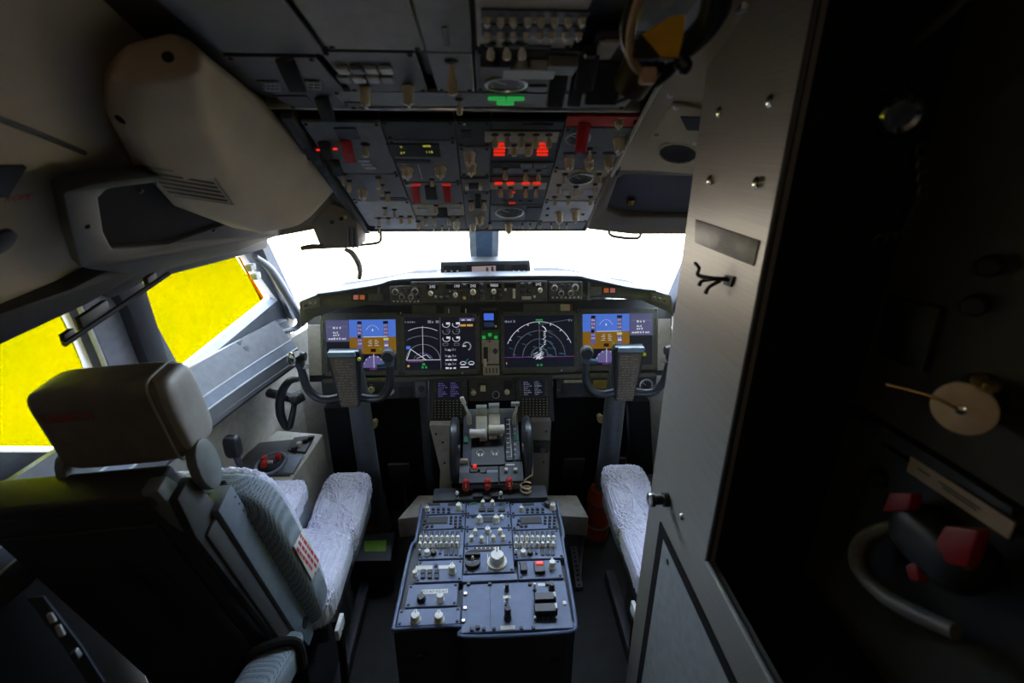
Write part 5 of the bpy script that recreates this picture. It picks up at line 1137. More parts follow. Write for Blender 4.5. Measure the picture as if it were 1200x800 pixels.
# ------------------------------------------------------------------ seats
def fleece_pad(name, parent, loc, dims, rot=(0, 0, 0), seed=0, amp=.007, nu=110, nv=60, e=.35, shape=None):
    vs, fs = super_box(*dims, e=e, nu=nu, nv=nv); out = []
    for p in vs:
        p = Vector(p)
        if shape: p = shape(p)
        q_ = p*105+Vector((seed*7.3, 0, 0)); nrm = Vector((p.x/dims[0]**2, p.y/dims[1]**2, p.z/dims[2]**2)); nrm = nrm.normalized() if nrm.length > 1e-9 else Vector((0, 0, 1))
        out.append(p+nrm*amp*(noise.noise(q_)*.7+noise.noise(q_*2.1)*.8+.3))
    b = MB(); b.add(out, fs); o = b.build(name, M_fleece, parent, smooth=180); o.location = loc; o.rotation_euler = rot; return o
def make_seat(sx, lab):
    cx = sx*.69; t = thing('pilot_chair', 'pilot seat with white fleece cover, ' + lab, 'pilot seat', loc=(cx, 0, 0), group='pilot seats')
    i = -sx                                            # inboard direction
    REC = math.radians(13)
    R_ = Matrix.Translation((0, 1.03, .48)) @ Matrix.Rotation(-i*.08, 4, 'Y') @ Matrix.Rotation(REC, 4, 'X')       # recline frame: z up along the back, y forward
    def rb(name, m, x0, x1, y0, y1, z0, z1, bev=.01, parent=t):
        b = MB(R_); b.box(x0, x1, y0, y1, z0, z1); return b.build(name, m, parent, bevel=bev, seg=3)
    rb('back_shell', M_seatd, min(-i*.215, i*.15), max(-i*.215, i*.15), -.10, -.02, -.05, .70, .02)
    rb('back_panel', M_dark, min(-i*.19, i*.11), max(-i*.19, i*.11), -.108, -.098, .05, .64, .004)
    pl = rb('back_placard', M_seatd, -.12, .06, -.111, -.108, .44, .54, .001)
    sh = rb('top_bar', M_seatd, min(-i*.22, i*.14), max(-i*.22, i*.14), -.112, -.03, .69, .725, .010)
    # side arm (grey green) leaning along the back, side plate with rivets
    b = MB(R_); xo = i*.15; b.prism([(xo, -.10, .70), (xo, -.045, .70), (xo, -.03, .60), (xo, -.01, .0), (xo, -.09, -.02), (xo, -.115, .60)], (i*.022, 0, 0)); b.build('side_frame', M_seatd, t, recalc=True, bevel=.006)
    b = MB(R_); b.prism([(xo-i*.03, -.108, .735), (xo-i*.03, -.07, .735), (xo-i*.03, -.03, .60), (xo-i*.03, -.095, .56)], (i*.035, 0, 0)); b.build('upper_arm', M_seat, t, recalc=True, bevel=.008)
    b = MB(R_); b.prism([(xo+i*.002, -.054, .60), (xo+i*.002, .014, .60), (xo+i*.002, .022, .03), (xo+i*.002, .0, -.03), (xo+i*.002, -.04, -.02), (xo+i*.002, -.054, .10)], (i*.036, 0, 0)); sp = b.build('side_plate', M_seatb, t, recalc=True, bevel=.003)
    b = MB(R_); b.prism([(xo+i*.004, -.10, .585), (xo+i*.004, -.055, .585), (xo+i*.004, -.05, .10), (xo+i*.004, -.07, -.03), (xo+i*.004, -.095, -.02)], (i*.026, 0, 0)); b.build('side_cover', M_seatd, t, recalc=True, bevel=.008)
    b = MB()
    for k in range(22):
        z_ = .57-k*.024; b.M = R_ @ Matrix.Translation((xo+i*.0382, .004+.0008*k*.4, z_)) @ Matrix.Rotation(i*math.pi/2, 4, 'Y'); b.lathe([(.0028, 0), (.0028, .001)], 8)
    o = b.build('rivet_row', M_black, sp)
    b = MB(R_ @ Matrix.Translation((xo+i*.0375, -.01, .05)) @ Matrix.Rotation(i*math.pi/2, 4, 'Y')); b.lathe([(.016, 0), (.016, .002)], 20); b.build('pivot_hole', M_black, sp)
    # back cushion with mesh fabric sides, dark gap strip
    vs, fs = super_box(.45, .10, .60, .35, 64, 40)
    b = MB(R_ @ Matrix.Translation((i*.008, .056, .26))); b.add(vs, fs); cu = b.build('back_cushion', M_comb, t, smooth=180)
    b = MB(R_); b.box(min(xo, xo+i*.02), max(xo, xo+i*.02), .012, .028, .0, .60); b.build('gap_strip', M_soft, t, bevel=.003)
    o = fleece_pad('back_fleece', t, R_ @ Vector((i*.004, .100, .26)), (.435, .040, .58), R_.to_euler(), 3, .006, 200, 110)
    # side placard
    b = MB(R_); b.prism([(i*.2345, .028, .340), (i*.2345, .090, .320), (i*.2345, .090, .165), (i*.2345, .028, .185)], (i*.003, 0, 0)); pk = b.build('warning_placard', M_paper, t, recalc=True, bevel=.001); pk['label'] = 'white placard with red lines of print'
    lm = strokes_mesh(.15, .052, 3, M_redt, 4, .8); o = link('lettering', lm, pk); o.matrix_local = R_ @ Matrix.Translation((i*.2378, .059, .2525)) @ Matrix.Rotation(i*math.pi/2, 4, 'Z') @ Matrix.Rotation(math.pi/2, 4, 'X') @ Matrix.Rotation(-math.pi/2*i+.12*i, 4, 'Z')
    # headrest
    H = R_ @ Matrix.Translation((i*.06, .02, .812)) @ Matrix.Rotation(-.12, 4, 'X')
    vs, fs = super_box(.24, .10, .18, .28, 56, 32); b = MB(H); b.add(vs, fs); hd = b.build('headrest', M_leather, t, smooth=180)
    vs, fs = super_box(.04, .094, .17, .45, 32, 24); b = MB(H @ Matrix.Translation((i*.112, .004, .002))); b.add(vs, fs); b.build('headrest_side', M_leatherl, t, smooth=180)
    b = MB(H); b.tube([(i*.104, .0505*math.copysign(abs(math.cos(a))**.32, math.cos(a)), .091*math.copysign(abs(math.sin(a))**.32, math.sin(a))) for a in [k*math.pi/24 for k in range(48)]], .0025, 6, closed=True); b.build('piping', M_leatherl, hd)
    b = MB(H); b.box(-.095, -.005, -.0525, -.0495, .030, .048); hp = b.build('headrest_placard', mat('brown_label', (.2, .10, .07), .6), t, bevel=.001)
    o = link('lettering', strokes_mesh(.08, .010, 1, M_redt, 2, .8), hp); o.matrix_local = H @ Matrix.Translation((-.05, -.0531, .039)) @ Matrix.Rotation(math.pi/2, 4, 'X')
    for s_ in (-1, 1):
        b = MB(H @ Matrix.Translation((s_*.112, -.022, -.118))); b.prism([(0, .035*math.cos(k*math.pi/8), .06*math.sin(k*math.pi/8)) for k in range(16)], (s_*.022, 0, 0)); b.build('headrest_bracket', M_seat, t, recalc=True, bevel=.005)
    # seat pan and thigh pads
    b = MB(); b.box(-.22, .22, 1.06, 1.50, .38, .45); b.build('seat_pan', M_seatd, t, bevel=.02)
    def shp(side):
        def f(p):
            return p
        return f
    inb = i
    fleece_pad('seat_fleece', t, (0, 1.22, .49), (.46, .34, .10), (0, 0, 0), 5, .007, 300, 90, .3)
    fleece_pad('thigh_pad_fleece', t, (inb*.148, 1.49, .505), (.175, .36, .085), (.12, 0, 0), 8, .007, 260, 110, .38)
    fleece_pad('thigh_pad_fleece', t, (-inb*.03, 1.40, .615), (.165, .20, .075), (.08, 0, 0), 9, .006, 200, 80, .38)
    b = MB(); vs, fs = super_box(.18, .33, .09, .3, 36, 18); b.M = Matrix.Translation((inb*.143, 1.47, .455)); b.add(vs, fs); b.build('thigh_pad', M_seatb, t, smooth=180)
    b = MB(); vs, fs = super_box(.162, .20, .14, .3, 36, 18); b.M = Matrix.Translation((-inb*.03, 1.395, .53)); b.add(vs, fs); b.build('thigh_pad', M_seatb, t, smooth=180)
    # base
    b = MB(); b.box(-.16, .16, 1.02, 1.42, .06, .38); b.build('base', M_seatd, t, bevel=.02)
    for s_ in (-1, 1):
        b = MB(); b.box(s_*.17-.02, s_*.17+.02, .85, 1.60, .0, .06); b.build('floor_rail', M_dark, t, bevel=.006)
    # inboard lap belt
    b = MB(); b.tube([(i*.235, 1.08, .46), (i*.25, 1.06, .40), (i*.25, 1.04, .25), (i*.245, 1.0, .12)], .012, 8); b.build('lap_belt', M_soft, t)
    b = MB(); b.box(i*.25-.006, i*.25+.006, 1.04, 1.10, .425, .465); b.build('belt_tab', M_paper, t, bevel=.002)
    return t, R_, i
seatL, RL, _ = make_seat(-1, 'on the left with the tall headrest in view')
seatR, RR, _ = make_seat(1, 'on the right half hidden behind the metal door panel')
# folded inboard armrest of the left seat
b = MB(); vs, fs = super_box(.10, .24, .085, .45, 40, 24); b.M = Matrix.Translation((.16, .845, .58)) @ Matrix.Rotation(-.35, 4, 'X'); b.add(vs, fs); b.build('armrest', M_comb, seatL, smooth=180)
b = MB(); b.M = Matrix.Translation((.16, .86, .585)) @ Matrix.Rotation(-.35, 4, 'X') @ Matrix.Rotation(.5, 4, 'Z'); b.tube([(-.075, 0, -.03), (-.056, 0, .035), (0, 0, .05), (.056, 0, .035), (.07, 0, -.03)], .012, 8); b.build('armrest_strap', M_soft, seatL)
# shoulder harness hanging at the outboard side of the left seat
t = thing('shoulder_harness', 'dark shoulder harness with steel buckle hanging behind the left seat', 'harness', loc=onY(70, 740, .55))
pts = [(40, 700), (62, 728), (85, 758), (112, 800)]
a = [onY(x, y, .55) for x, y in pts]; b = MB()
for p, r_ in zip(a[:-1], a[1:]): b.prism([p+Vector((-.012, 0, 0)), p+Vector((.012, 0, 0)), r_+Vector((.012, 0, 0)), r_+Vector((-.012, 0, 0))], (0, .003, 0))
o = b.build('webbing', mat('navy_webbing', (.03, .045, .07), .7), t, recalc=True); child_world(o, t)
for x0, y0, x1, y1 in ((56, 716, 66, 728), (66, 730, 76, 744)):
    o = MB().prism([onY(x, y, .546) for x, y in ((x0, y0+2), (x0+6, y0), (x1+2, y1-2), (x1-5, y1))], (0, -.004, 0)).build('white_tag', M_panell, t, recalc=True, bevel=.001); child_world(o, t)
o = MB().prism([onY(x, y, .545) for x, y in ((84, 762), (92, 757), (98, 766), (90, 772))], (0, -.008, 0)).build('buckle', M_steel, t, recalc=True, bevel=.002); child_world(o, t)
# ------------------------------------------------------------------ left side console
t = thing('side_console', 'cream side console with dark top panels beside the left seat', 'console', loc=(-.8, 1.6, 0))
o = MB().prism([(-.99, 1.51, 0), (-.72, 1.51, 0), (-.695, 1.86, 0), (-.905, 1.90, 0)], (0, 0, .615)).build('body', M_side, t, recalc=True, bevel=.01); child_world(o, t)
def cz(px, py, z): return onZ(px, py, z)
for nm, poly, mm, h in (('top_panel', ((268, 558), (300, 520), (352, 515), (340, 558)), M_mipd, .006), ('control_plate', ((337, 530), (345, 515), (369, 512), (358, 532)), M_dark, .012), ('small_plate', ((325, 556), (337, 534), (356, 534), (344, 556)), M_ledge, .008)):
    o = MB().prism([cz(x, y, .616) for x, y in poly], (0, 0, h)).build(nm, mm, t, recalc=True, bevel=.002); child_world(o, t)
for x, y in ((345, 527), (351, 522), (358, 518), (364, 515)):
    o = MB().lathe([(.011, 0), (.011, .012), (.008, .016)], 12).build('knob', M_black if x != 351 else M_cream, t); o.location = cz(x, y, .628)-Vector(t.location)
t = thing('oxygen_mask', 'black oxygen mask with red tabs stowed in the left side console', 'oxygen mask', loc=cz(318, 546, .62))
o = MB().tube([(.05*math.cos(k*math.pi/10), .07*math.sin(k*math.pi/10), .012) for k in range(20)], .006, 8, closed=True).build('hose_ring', M_ledge, t)
MB().lathe([(.042, 0), (.046, .012), (.036, .026), (.012, .03)], 20).build('cup', M_black, t)
for dx, dy in ((-.018, -.004), (.028, .01), (-.006, -.036)):
    MB().box(dx-.009, dx+.009, dy-.013, dy+.013, .026, .046).build('red_tab', M_red, t, bevel=.003)
MB().box(-.012, .02, -.03, -.018, .026, .04).build('valve', M_steel, t, bevel=.003)
# tiller (steering wheel) and hand mic
t = thing('steering_tiller', 'black curved steering tiller on the left side wall', 'tiller', loc=onY(340, 470, 1.72))
Yt = 1.72
def ty(x, y): return onY(x, y, Yt)-Vector(t.location)
MB().tube([ty(350, 444), ty(340, 446), ty(332, 456), ty(328, 470), ty(329, 486), ty(334, 498), ty(339, 500), ty(342, 490), ty(345, 474)], [.010, .014, .016, .017, .017, .015, .013, .012, .011], 12).build('wheel', M_yoke, t)
MB().cyl(ty(340, 470), ty(352, 467)+Vector((-.0, .03, 0)), .026, .022, 16).build('hub', M_black, t)
MB().cyl(ty(350, 468), ty(352, 468)+Vector((-.14, .06, 0)), .018, .018, 12).build('shaft', M_dark, t)
t = thing('hand_microphone', 'black hand microphone hooked on the lower left side wall', 'microphone', loc=onY(273, 528, 1.50))
def hm(x, y): return onY(x, y, 1.50)-Vector(t.location)
b = MB(); vs, fs = super_box(.055, .04, .085, .55, 28, 18); b.add(vs, fs); b.build('body', M_black, t, smooth=180).location = hm(273, 523)
MB().cyl(hm(277, 534), hm(281, 545), .012, .010, 10).build('neck', M_dark, t)
MB().tube([hm(281, 545), hm(286, 555), hm(290, 566), hm(288, 580)], .006, 8).build('cable', M_black, t)
# orange bottles and green tape on the floor
for px, py, lab in ((441, 586, 'orange red extinguisher bottle beside the left seat fleece'), (700, 598, 'orange red extinguisher bottle half hidden by the right seat')):
    p = onZ(px, 612, .10); t = thing('extinguisher', lab, 'extinguisher', loc=(p.x, p.y, 0), group='extinguishers')
    MB().lathe([(.05, .03), (.055, .05), (.055, .26), (.045, .30), (.02, .32)], 24).build('bottle', M_orange, t)
    for z in (.10, .22): MB().lathe([(.0565, z), (.0565, z+.012)], 24).build('band', M_steel, t)
    MB().lathe([(.05, 0), (.05, .03)], 20).build('base_ring', M_dark, t)
p = [onZ(x, y, .17) for x, y in ((427, 634), (453, 633), (452, 646), (427, 646))]
t = thing('step_box', 'dark low floor box with green tape beside the pedestal', 'floor box', loc=(p[0].x, p[0].y, 0))
o = MB().prism([q_+Vector((dx, dy, 0)) for q_, dx, dy in zip(p, (-.06, .03, .03, -.06), (.05, .05, -.05, -.05))], (0, 0, -.165)).build('box', M_dark, t, recalc=True, bevel=.004); child_world(o, t)
o = MB().prism([q_+Vector((0, 0, .0005)) for q_ in p], (0, 0, .001)).build('green_tape', M_green, t, recalc=True, smooth=0); child_world(o, t)
for x0, xs in ((440, -1), (690, 1)):
    b = MB(); b.tube([onZ(x0+12*xs*-1, 690, .01), onZ(x0+8*-xs, 640, .01), onZ(x0-4*xs, 620, .01)], .008, 8); tag(b.build('seat_track', M_steel), 'steel seat track on the floor %s of the pedestal' % ('left' if xs < 0 else 'right'), 'seat track', 'seat tracks')
a = [onZ(x, y, .02) for x, y in ((668, 640), (676, 640), (683, 688), (675, 688))]
t = thing('track_scale', 'perforated grey strip on the floor right of the pedestal', 'floor strip', loc=a[0]); o = MB().prism(a, (0, 0, -.015)).build('strip', M_frame, t, recalc=True); child_world(o, t)
for k in range(9):
    f_ = (k+.5)/9; c = (a[0].lerp(a[3], f_)+a[1].lerp(a[2], f_))/2; o = MB().lathe([(.006, 0), (.006, .001)], 10).build('hole', M_black, t); o.location = c+Vector((0, 0, .0003))-Vector(t.location)
# ------------------------------------------------------------------ right metal door panel with opening
X0 = .40; ZS = 1.047; YF = .975; YO = .682
def dx(px, py, n=0): p = onX(px, py, X0); return Vector((X0-n, p.y, p.z))
t = thing('metal_partition', 'tall brushed metal door panel standing at the right', 'door panel', loc=(X0, .7, 0))
o = MB().sheet([(X0, -.4, .02), (X0, YF, .02), (X0, YF, 2.0), (X0, -.4, 2.0)], [[(X0, -.35, ZS), (X0, YO, ZS), (X0, YO, 1.96), (X0, -.35, 1.96)]], (.018, 0, 0)).build('sheet', M_brush, t, recalc=True); child_world(o, t)
for p0, p1 in (((YO, ZS), (YO, 1.96)), ((-.35, ZS), (YO, ZS))):
    o = MB().cyl((X0+.004, p0[0], p0[1]), (X0+.004, p1[0], p1[1]), .005, n=8).build('opening_edge', M_steel if p0[1] == p1[1] else M_dark, t); child_world(o, t)
gA = dx(775, 611); gy, gz = gA.y, gA.z
fr = MB().sheet([(X0, -.3, .06), (X0, gy, .06), (X0, gy, gz), (X0, -.3, gz)], [[(X0, -.28, .085), (X0, gy-.028, .085), (X0, gy-.028, gz-.022), (X0, -.28, gz-.022)]], (-.004, 0, 0)).build('gasket', M_soft, t, recalc=True); child_world(o, t); child_world(fr, t)
o = MB().prism([(X0, -.28, .085), (X0, gy-.028, .085), (X0, gy-.028, gz-.022), (X0, -.28, gz-.022)], (-.003, 0, 0)).build('access_panel', mat('pale_metal_panel', (.34, .35, .37), .5, .3), t, recalc=True); child_world(o, t)
def stud(name, px, py, prof, mm, n=14):
    b = MB(Matrix.Rotation(-math.pi/2, 4, 'Y')); b.lathe(prof, n); o = b.build(name, mm, t); o.location = dx(px, py)-Vector(t.location); return o
for x, y in ((845, 131), (905, 118), (834, 211), (889, 214)): stud('bolt', x, y, [(.009, 0), (.009, .004), (.006, .007), (.002, .008)], M_chrome)
stud('bolt', 800, 605, [(.007, 0), (.007, .003), (.004, .006)], M_steel); stud('bolt', 784, 658, [(.006, .003), (.006, .005)], M_black)
stud('door_knob', 783, 585, [(.016, 0), (.016, .012), (.011, .014), (.011, .03), (.015, .032), (.015, .04)], M_black, 20); stud('knob_tip', 783, 585, [(.0148, .040), (.0148, .044), (.010, .046)], M_chrome, 20)
pl = MB().prism([dx(816, 257, .0005), dx(891, 282, .0005), dx(884, 312, .0005), dx(815, 284, .0005)], (-.0015, 0, 0)).build('placard', mat('etched_plate', (.27, .255, .24), .5, .3), t, recalc=True, bevel=.0008); child_world(pl, t)
c = dx(852, 284, .0025); o = link('lettering', strokes_mesh(.062, .026, 5, mat('faint_print', (.33, .31, .29), .6), 11, .7), pl); o.matrix_local = Matrix.Translation(c) @ Matrix.Rotation(-math.pi/2, 4, 'Z') @ Matrix.Rotation(math.pi/2, 4, 'X'); o.matrix_parent_inverse = Matrix.Translation(-Vector(t.location)) @ Matrix.Identity(4)
o.matrix_parent_inverse = pl.matrix_parent_inverse.inverted() @ Matrix.Translation(-Vector(t.location)); 
t2 = thing('coat_hook', 'small black double coat hook below the placard on the metal door', 'hook', loc=dx(845, 325))
def hk(px, py, n): return dx(px, py, n)-Vector(t2.location)
b = MB(); b.prism([hk(852, 322, 0), hk(862, 324, 0), hk(858, 336, 0), hk(850, 333, 0)], (-.004, 0, 0)); b.build('base', M_black, t2, recalc=True)
MB().tube([hk(855, 327, .004), hk(848, 326, .02), hk(838, 322, .03), hk(842, 314, .034), hk(837, 308, .034)], [.004, .004, .0035, .003, .003], 8).build('upper_prong', M_black, t2)
for q_ in (((852, 329), (846, 336), (843, 343)), ((843, 327), (837, 329), (835, 334))): MB().tube([hk(q_[0][0], q_[0][1], .012), hk(q_[1][0], q_[1][1], .022), hk(q_[2][0], q_[2][1], .024)], [.0035, .003, .004], 8).build('lower_prong', M_black, t2)
t3 = thing('latch_plate', 'pale steel latch block at the top of the metal door', 'latch', loc=dx(872, 6)); o = MB().box(-.014, 0, -.022, .022, -.012, .018).build('block', M_steel, t3, bevel=.004)
b = MB(Matrix.Rotation(-math.pi/2, 4, 'Y')); b.lathe([(.006, .014), (.005, .018)], 10); b.build('bolt', M_chrome, t3)
# dark niche behind the opening
X1 = .60
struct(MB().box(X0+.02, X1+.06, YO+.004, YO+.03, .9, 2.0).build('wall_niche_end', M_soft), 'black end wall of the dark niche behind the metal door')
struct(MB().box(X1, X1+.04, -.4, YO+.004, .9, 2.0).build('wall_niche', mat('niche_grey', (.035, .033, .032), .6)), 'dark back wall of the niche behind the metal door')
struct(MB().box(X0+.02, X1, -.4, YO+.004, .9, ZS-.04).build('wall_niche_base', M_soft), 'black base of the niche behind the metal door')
def nx(px, py, n=0): p = onX(px, py, X1-n); return p
t = thing('disc_control', 'cream disc faced round knob with steel pin in the dark niche', 'knob', loc=nx(1130, 478, .05))
M90 = Matrix.Rotation(-math.pi/2, 4, 'Y') @ Matrix.Identity(4)
ax = Matrix.Rotation(math.radians(-62), 4, 'Z') @ Matrix.Rotation(math.radians(90), 4, 'X')
b = MB(ax); b.lathe([(.028, -.07), (.030, -.01), (.031, 0)], 28); b.build('body', M_black, t)
b = MB(ax); b.lathe([(.031, 0), (.031, .004), (.029, .005)], 32); b.build('disc', mat('cream_disc', (.62, .50, .34), .6), t)
b = MB(ax); b.lathe([(.006, .005), (.006, .010), (.003, .012)], 12); b.build('pin', M_chrome, t)
MB().tube([ax @ Vector((0, 0, .010)), ax @ Vector((-.03, .006, .014)), ax @ Vector((-.07, .008, .03))], .0022, 8).build('wire_arm', mat('dark_brass', (.16, .11, .05), .35, 1), t)
for k, (px, py) in enumerate(((1150, 443), (1165, 452))):
    b = MB(ax); b.lathe([(.007, 0), (.007, .010), (.004, .014)], 12); o = b.build('brass_stud', mat('brass', (.55, .38, .15), .3, 1), t); o.location = nx(px, py, .06)-Vector(t.location)
t = thing('label_strip', 'pale printed label strip below the cream disc', 'label', loc=nx(1128, 582))
q4 = [nx(1069, 534, .012), nx(1192, 612, .012), nx(1184, 632, .012), nx(1064, 552, .012)]
pl = MB().prism(q4, (-.003, 0, 0)).build('plate', mat('label_cream', (.40, .33, .27), .6), t, recalc=True, bevel=.001); child_world(pl, t)
for (a0_, a1_) in (((1100, 563), (1150, 596)), ((1105, 570), (1145, 597)), ((1076, 548), (1090, 557))):
    b = MB(); p0, p1 = nx(*a0_, .0155), nx(*a1_, .0155); b.prism([p0, p1, p1+Vector((0, 0, -.002)), p0+Vector((0, 0, -.002))], (-.0004, 0, 0)); o = b.build('lettering', M_black, t, recalc=True, smooth=0); child_world(o, t)
t = thing('oxygen_mask', 'oxygen mask with grey hose and red tabs stowed in the dark niche', 'oxygen mask', loc=nx(1090, 640, .03))
def no(px, py, n): return nx(px, py, n)-Vector(t.location)
MB().tube([no(1060, 612, .03), no(1020, 625, .045), no(1004, 645, .05), no(1010, 672, .05), no(1040, 700, .05), no(1080, 722, .045), no(1120, 740, .04)], [.008, .010, .011, .011, .011, .011, .010], 12).build('hose', mat('hose_grey', (.10, .095, .09), .5), t)
for poly in (((1046, 600), (1056, 575), (1084, 578), (1080, 598)), ((1100, 655), (1122, 615), (1165, 620), (1150, 665)), ((1074, 662), (1090, 655), (1092, 682), (1080, 680))):
    o = MB().prism([nx(x, y, .04) for x, y in poly], (-.018, 0, 0)).build('red_tab', mat('dark_red_plastic', (.22, .008, .008), .4), t, recalc=True, bevel=.004); child_world(o, t)
b = MB(); vs, fs = super_box(.06, .12, .07, .6, 32, 20); b.add(vs, fs); o = b.build('mask_cup', M_black, t, smooth=180); o.location = no(1100, 640, .03)
struct_ = MB().prism([nx(1040, 520, .0), nx(1210, 630, 0), nx(1210, 760, 0), nx(1060, 740, 0), nx(1000, 620, 0)], (-.01, 0, 0)).build('stowage_tray', M_black, recalc=True); tag(struct_, 'black recessed tray around the niche oxygen mask', 'tray')
o = MB().prism([nx(1000, 470, .0), nx(1200, 594, 0), nx(1200, 606, 0), nx(1000, 482, 0)], (-.014, 0, 0)).build('niche_ledge', M_black, recalc=True); tag(o, 'black sloping ledge across the dark niche', 'ledge')
o = MB().prism([nx(1050, 345, .0), nx(1112, 360, 0), nx(1090, 436, 0), nx(1036, 414, 0)], (-.012, 0, 0)).build('outlet_box', M_black, recalc=True, bevel=.003); tag(o, 'black outlet box above the cream disc', 'outlet box')
for k, (px, py, lab) in enumerate(((1160, 312, 'black round knob high in the dark niche'), (1142, 358, 'small black knob beside the outlet box'), (1030, 560, 'small black switch beside the red mask tabs'))):
    b = MB(ax); b.lathe([(.012, -.02), (.013, 0), (.010, .006)], 16); o = b.build('niche_control', M_black); o.location = nx(px, py, .015); tag(o, lab, 'knob')
# reading lamp on a stalk with coiled cord
t = thing('reading_lamp', 'black reading lamp with shiny reflector and coiled cord in the dark niche', 'lamp', loc=onX(1050, 130, .52))
L = Vector(t.location); dr_ = (onX(1075, 145, .50)-onX(1030, 112, .54)).normalized(); zq = Vector((0, 0, 1)).rotation_difference(dr_).to_matrix().to_4x4()
b = MB(zq); b.lathe([(.012, -.06), (.018, -.045), (.020, .0), (.024, .02)], 24); b.build('housing', M_black, t)
b = MB(zq); b.lathe([(.023, .02), (.020, .024), (.012, .018), (.004, .014)], 24); b.build('reflector', M_chrome, t)
MB().tube([-dr_*.05, onX(1040, 70, .54)-L, onX(1085, 40, .55)-L, onX(1140, -10, .57)-L], .007, 8).build('stalk', M_dark, t)
pts = []
for k in range(140):
    f_ = k/139; base = [(1078, 170), (1082, 230), (1060, 275), (1010, 285), (985, 250), (985, 180)]; g = f_*5; j = min(4, int(g)); h = g-j
    x = base[j][0]*(1-h)+base[j+1][0]*h; y = base[j][1]*(1-h)+base[j+1][1]*h; a_ = k*.9
    pts.append(onX(x, y, .56)-L+Vector((.006*math.cos(a_), 0, .006*math.sin(a_))))
MB().tube(pts, .0022, 5).build('coiled_cord', M_dark, t)
# ------------------------------------------------------------------ black lamp bundle with yellow tag hanging from the aft overhead
t = thing('gooseneck_lamp', 'black gooseneck lamp with looped cables hanging from the roof', 'lamp', loc=onY(760, 60, .66))
def gl(px, py, Y): return onY(px, py, Y)-Vector(t.location)
MB().tube([gl(737, 104, .70), gl(752, 78, .68), gl(762, 66, .67)], [.022, .025, .025], 20).build('head', mat('black_brass', (.05, .038, .02), .35, .5), t)
MB().tube([gl(762, -30, .60), gl(745, 10, .62), gl(738, 45, .64), gl(740, 70, .65), gl(752, 84, .66), gl(765, 88, .66)], .005, 8).build('cable', mat('tan_cable', (.42, .30, .2), .45), t)
MB().tube([gl(842, -30, .60), gl(838, 10, .62), gl(822, 40, .64), gl(800, 64, .66), gl(775, 92, .68), gl(750, 108, .70), gl(722, 120, .72)], [.016, .016, .013, .009, .006, .003, .002], 10).build('cable', M_black, t)
MB().tube([gl(748, -30, .61), gl(738, 10, .63), gl(732, 40, .65), gl(740, 66, .66)], .006, 8).build('cable', M_black, t)
o = MB().box(-.009, .009, -.008, .008, -.009, .009).build('cable_clamp', mat('pink_clamp', (.5, .3, .2), .5), t, bevel=.003); o.location = gl(759, 89, .655)
MB().tube([gl(796, 70, .655), gl(802, 78, .655), gl(800, 88, .655)], [.009, .010, .004], 10).build('clip_foot', M_black, t)
MB().tube([gl(742, 69, .655), gl(765, 70, .65), gl(798, 68, .65)], .0025, 8).build('steel_rod', M_chrome, t)
t = thing('yellow_tag', 'folded yellow and black cloth tag hung on the gooseneck lamp', 'tag', loc=onY(780, 45, .645))
def yt(px, py, Y): return onY(px, py, Y)
o = MB().prism([yt(753, 40, .645), yt(785, 20, .64), yt(803, 17, .64), yt(800, 45, .64), yt(795, 66, .645), yt(775, 67, .645)], (0, .004, 0)).build('yellow_cloth', M_yellow, t, recalc=True); child_world(o, t)
o = MB().prism([yt(752, 41, .643), yt(774, 68, .643), yt(742, 68, .643), yt(738, 52, .643)], (0, .008, 0)).build('black_cloth', M_black, t, recalc=True); child_world(o, t)
t = thing('plastic_sleeve', 'clear plastic sleeve crumpled around the gooseneck lamp', 'plastic bag', loc=onY(785, 5, .70))
b = MB(); b.tube([onY(757, 36, .72)-Vector(t.location), onY(772, 5, .70)-Vector(t.location), onY(790, -30, .68)-Vector(t.location)], [.02, .035, .04], 18, caps=False); b.build('sleeve', M_clear, t)
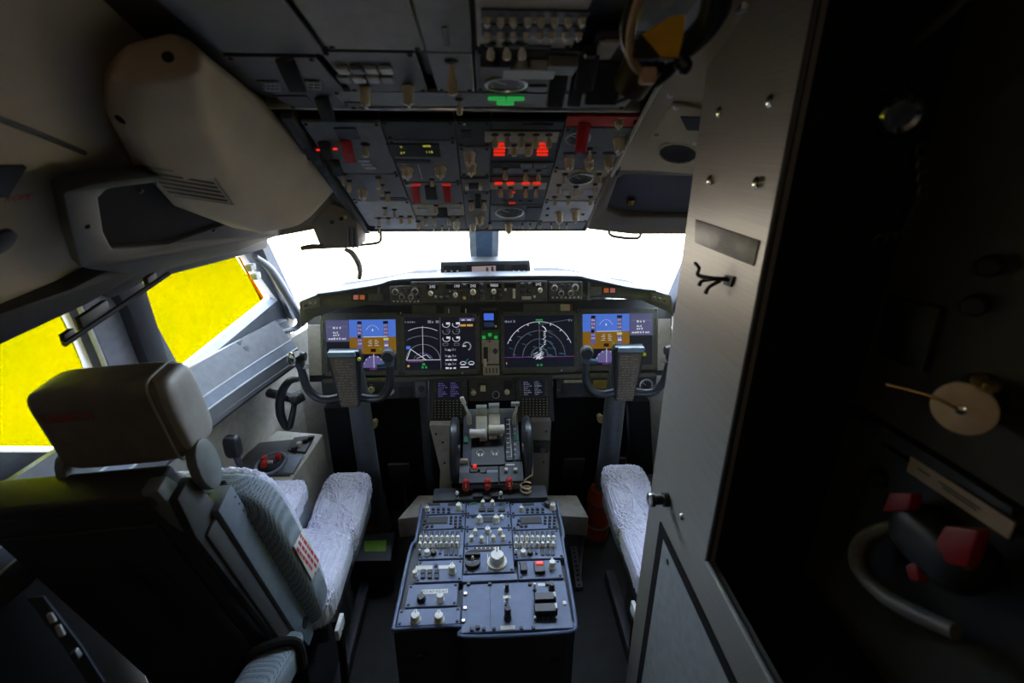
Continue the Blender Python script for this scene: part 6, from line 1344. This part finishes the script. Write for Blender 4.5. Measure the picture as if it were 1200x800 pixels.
# ------------------------------------------------------------------ head-up display bracket at the left front of the overhead panel
t = thing('visor_bracket', 'brown grey bracket with curved tube hanging at the left of the windshield', 'bracket', loc=onY(395, 270, 1.66))
def vb_(px, py, Y=1.66): return onY(px, py, Y)-Vector(t.location)
MB().prism([vb_(364, 262), vb_(386, 238), (vb_(408, 246)), vb_(419, 262), vb_(420, 290), vb_(376, 292)], (0, .12, 0)).build('body', M_linerd, t, recalc=True, bevel=.006)
for x in (408, 413, 418): MB().cyl(vb_(x, 266), vb_(x+1, 290), .004, n=8).build('rib', M_frame, t)
MB().tube([vb_(353, 291), vb_(365, 289), vb_(380, 289)], [.007, .009, .008], 8).build('arm', M_linerd, t)
MB().tube([vb_(404, 292), vb_(412, 296), vb_(419, 306), vb_(422, 316), vb_(421, 327)], [.006, .009, .010, .009, .007], 10).build('curved_tube', mat('pink_grey_tube', (.35, .29, .28), .5), t)
for x, y in ((389, 262), (400, 258), (405, 256)): MB().lathe([(.006, 0), (.006, .01)], 10).build('knob', M_steel if x > 400 else M_black, t).location = vb_(x, y, 1.648)
o = MB().prism([onY(390, 215, 1.64), onY(402, 222, 1.64), onY(442, 262, 1.74), onY(438, 272, 1.74), onY(428, 270, 1.74), onY(386, 228, 1.64)], (-.02, .03, .03)).build('side_beam', M_dark, recalc=True, bevel=.004); tag(o, 'dark diagonal beam along the left edge of the overhead panel', 'beam')

# ------------------------------------------------------------------ cabin dome lamp behind the flight deck
t = thing('dome_lamp', 'small round dome lamp on the ceiling behind the seats', 'lamp', loc=(-.25, -.55, 2.02))
MB().lathe([(.09, 0), (.09, -.02), (.075, -.03)], 28).build('housing', M_dark, t)
MB().lathe([(.07, -.028), (.06, -.045), (.02, -.052)], 24).build('lens', glow('warm_lens', (1, .75, .45), 3.0), t)
ld = bpy.data.lights.new('dome_light', 'POINT'); ld.energy = 2.4; ld.color = (1, .76, .5); ld.shadow_soft_size = .06
lo = bpy.data.objects.new('dome_light', ld); COL.objects.link(lo); lo.location = (-.25, -.55, 1.93)
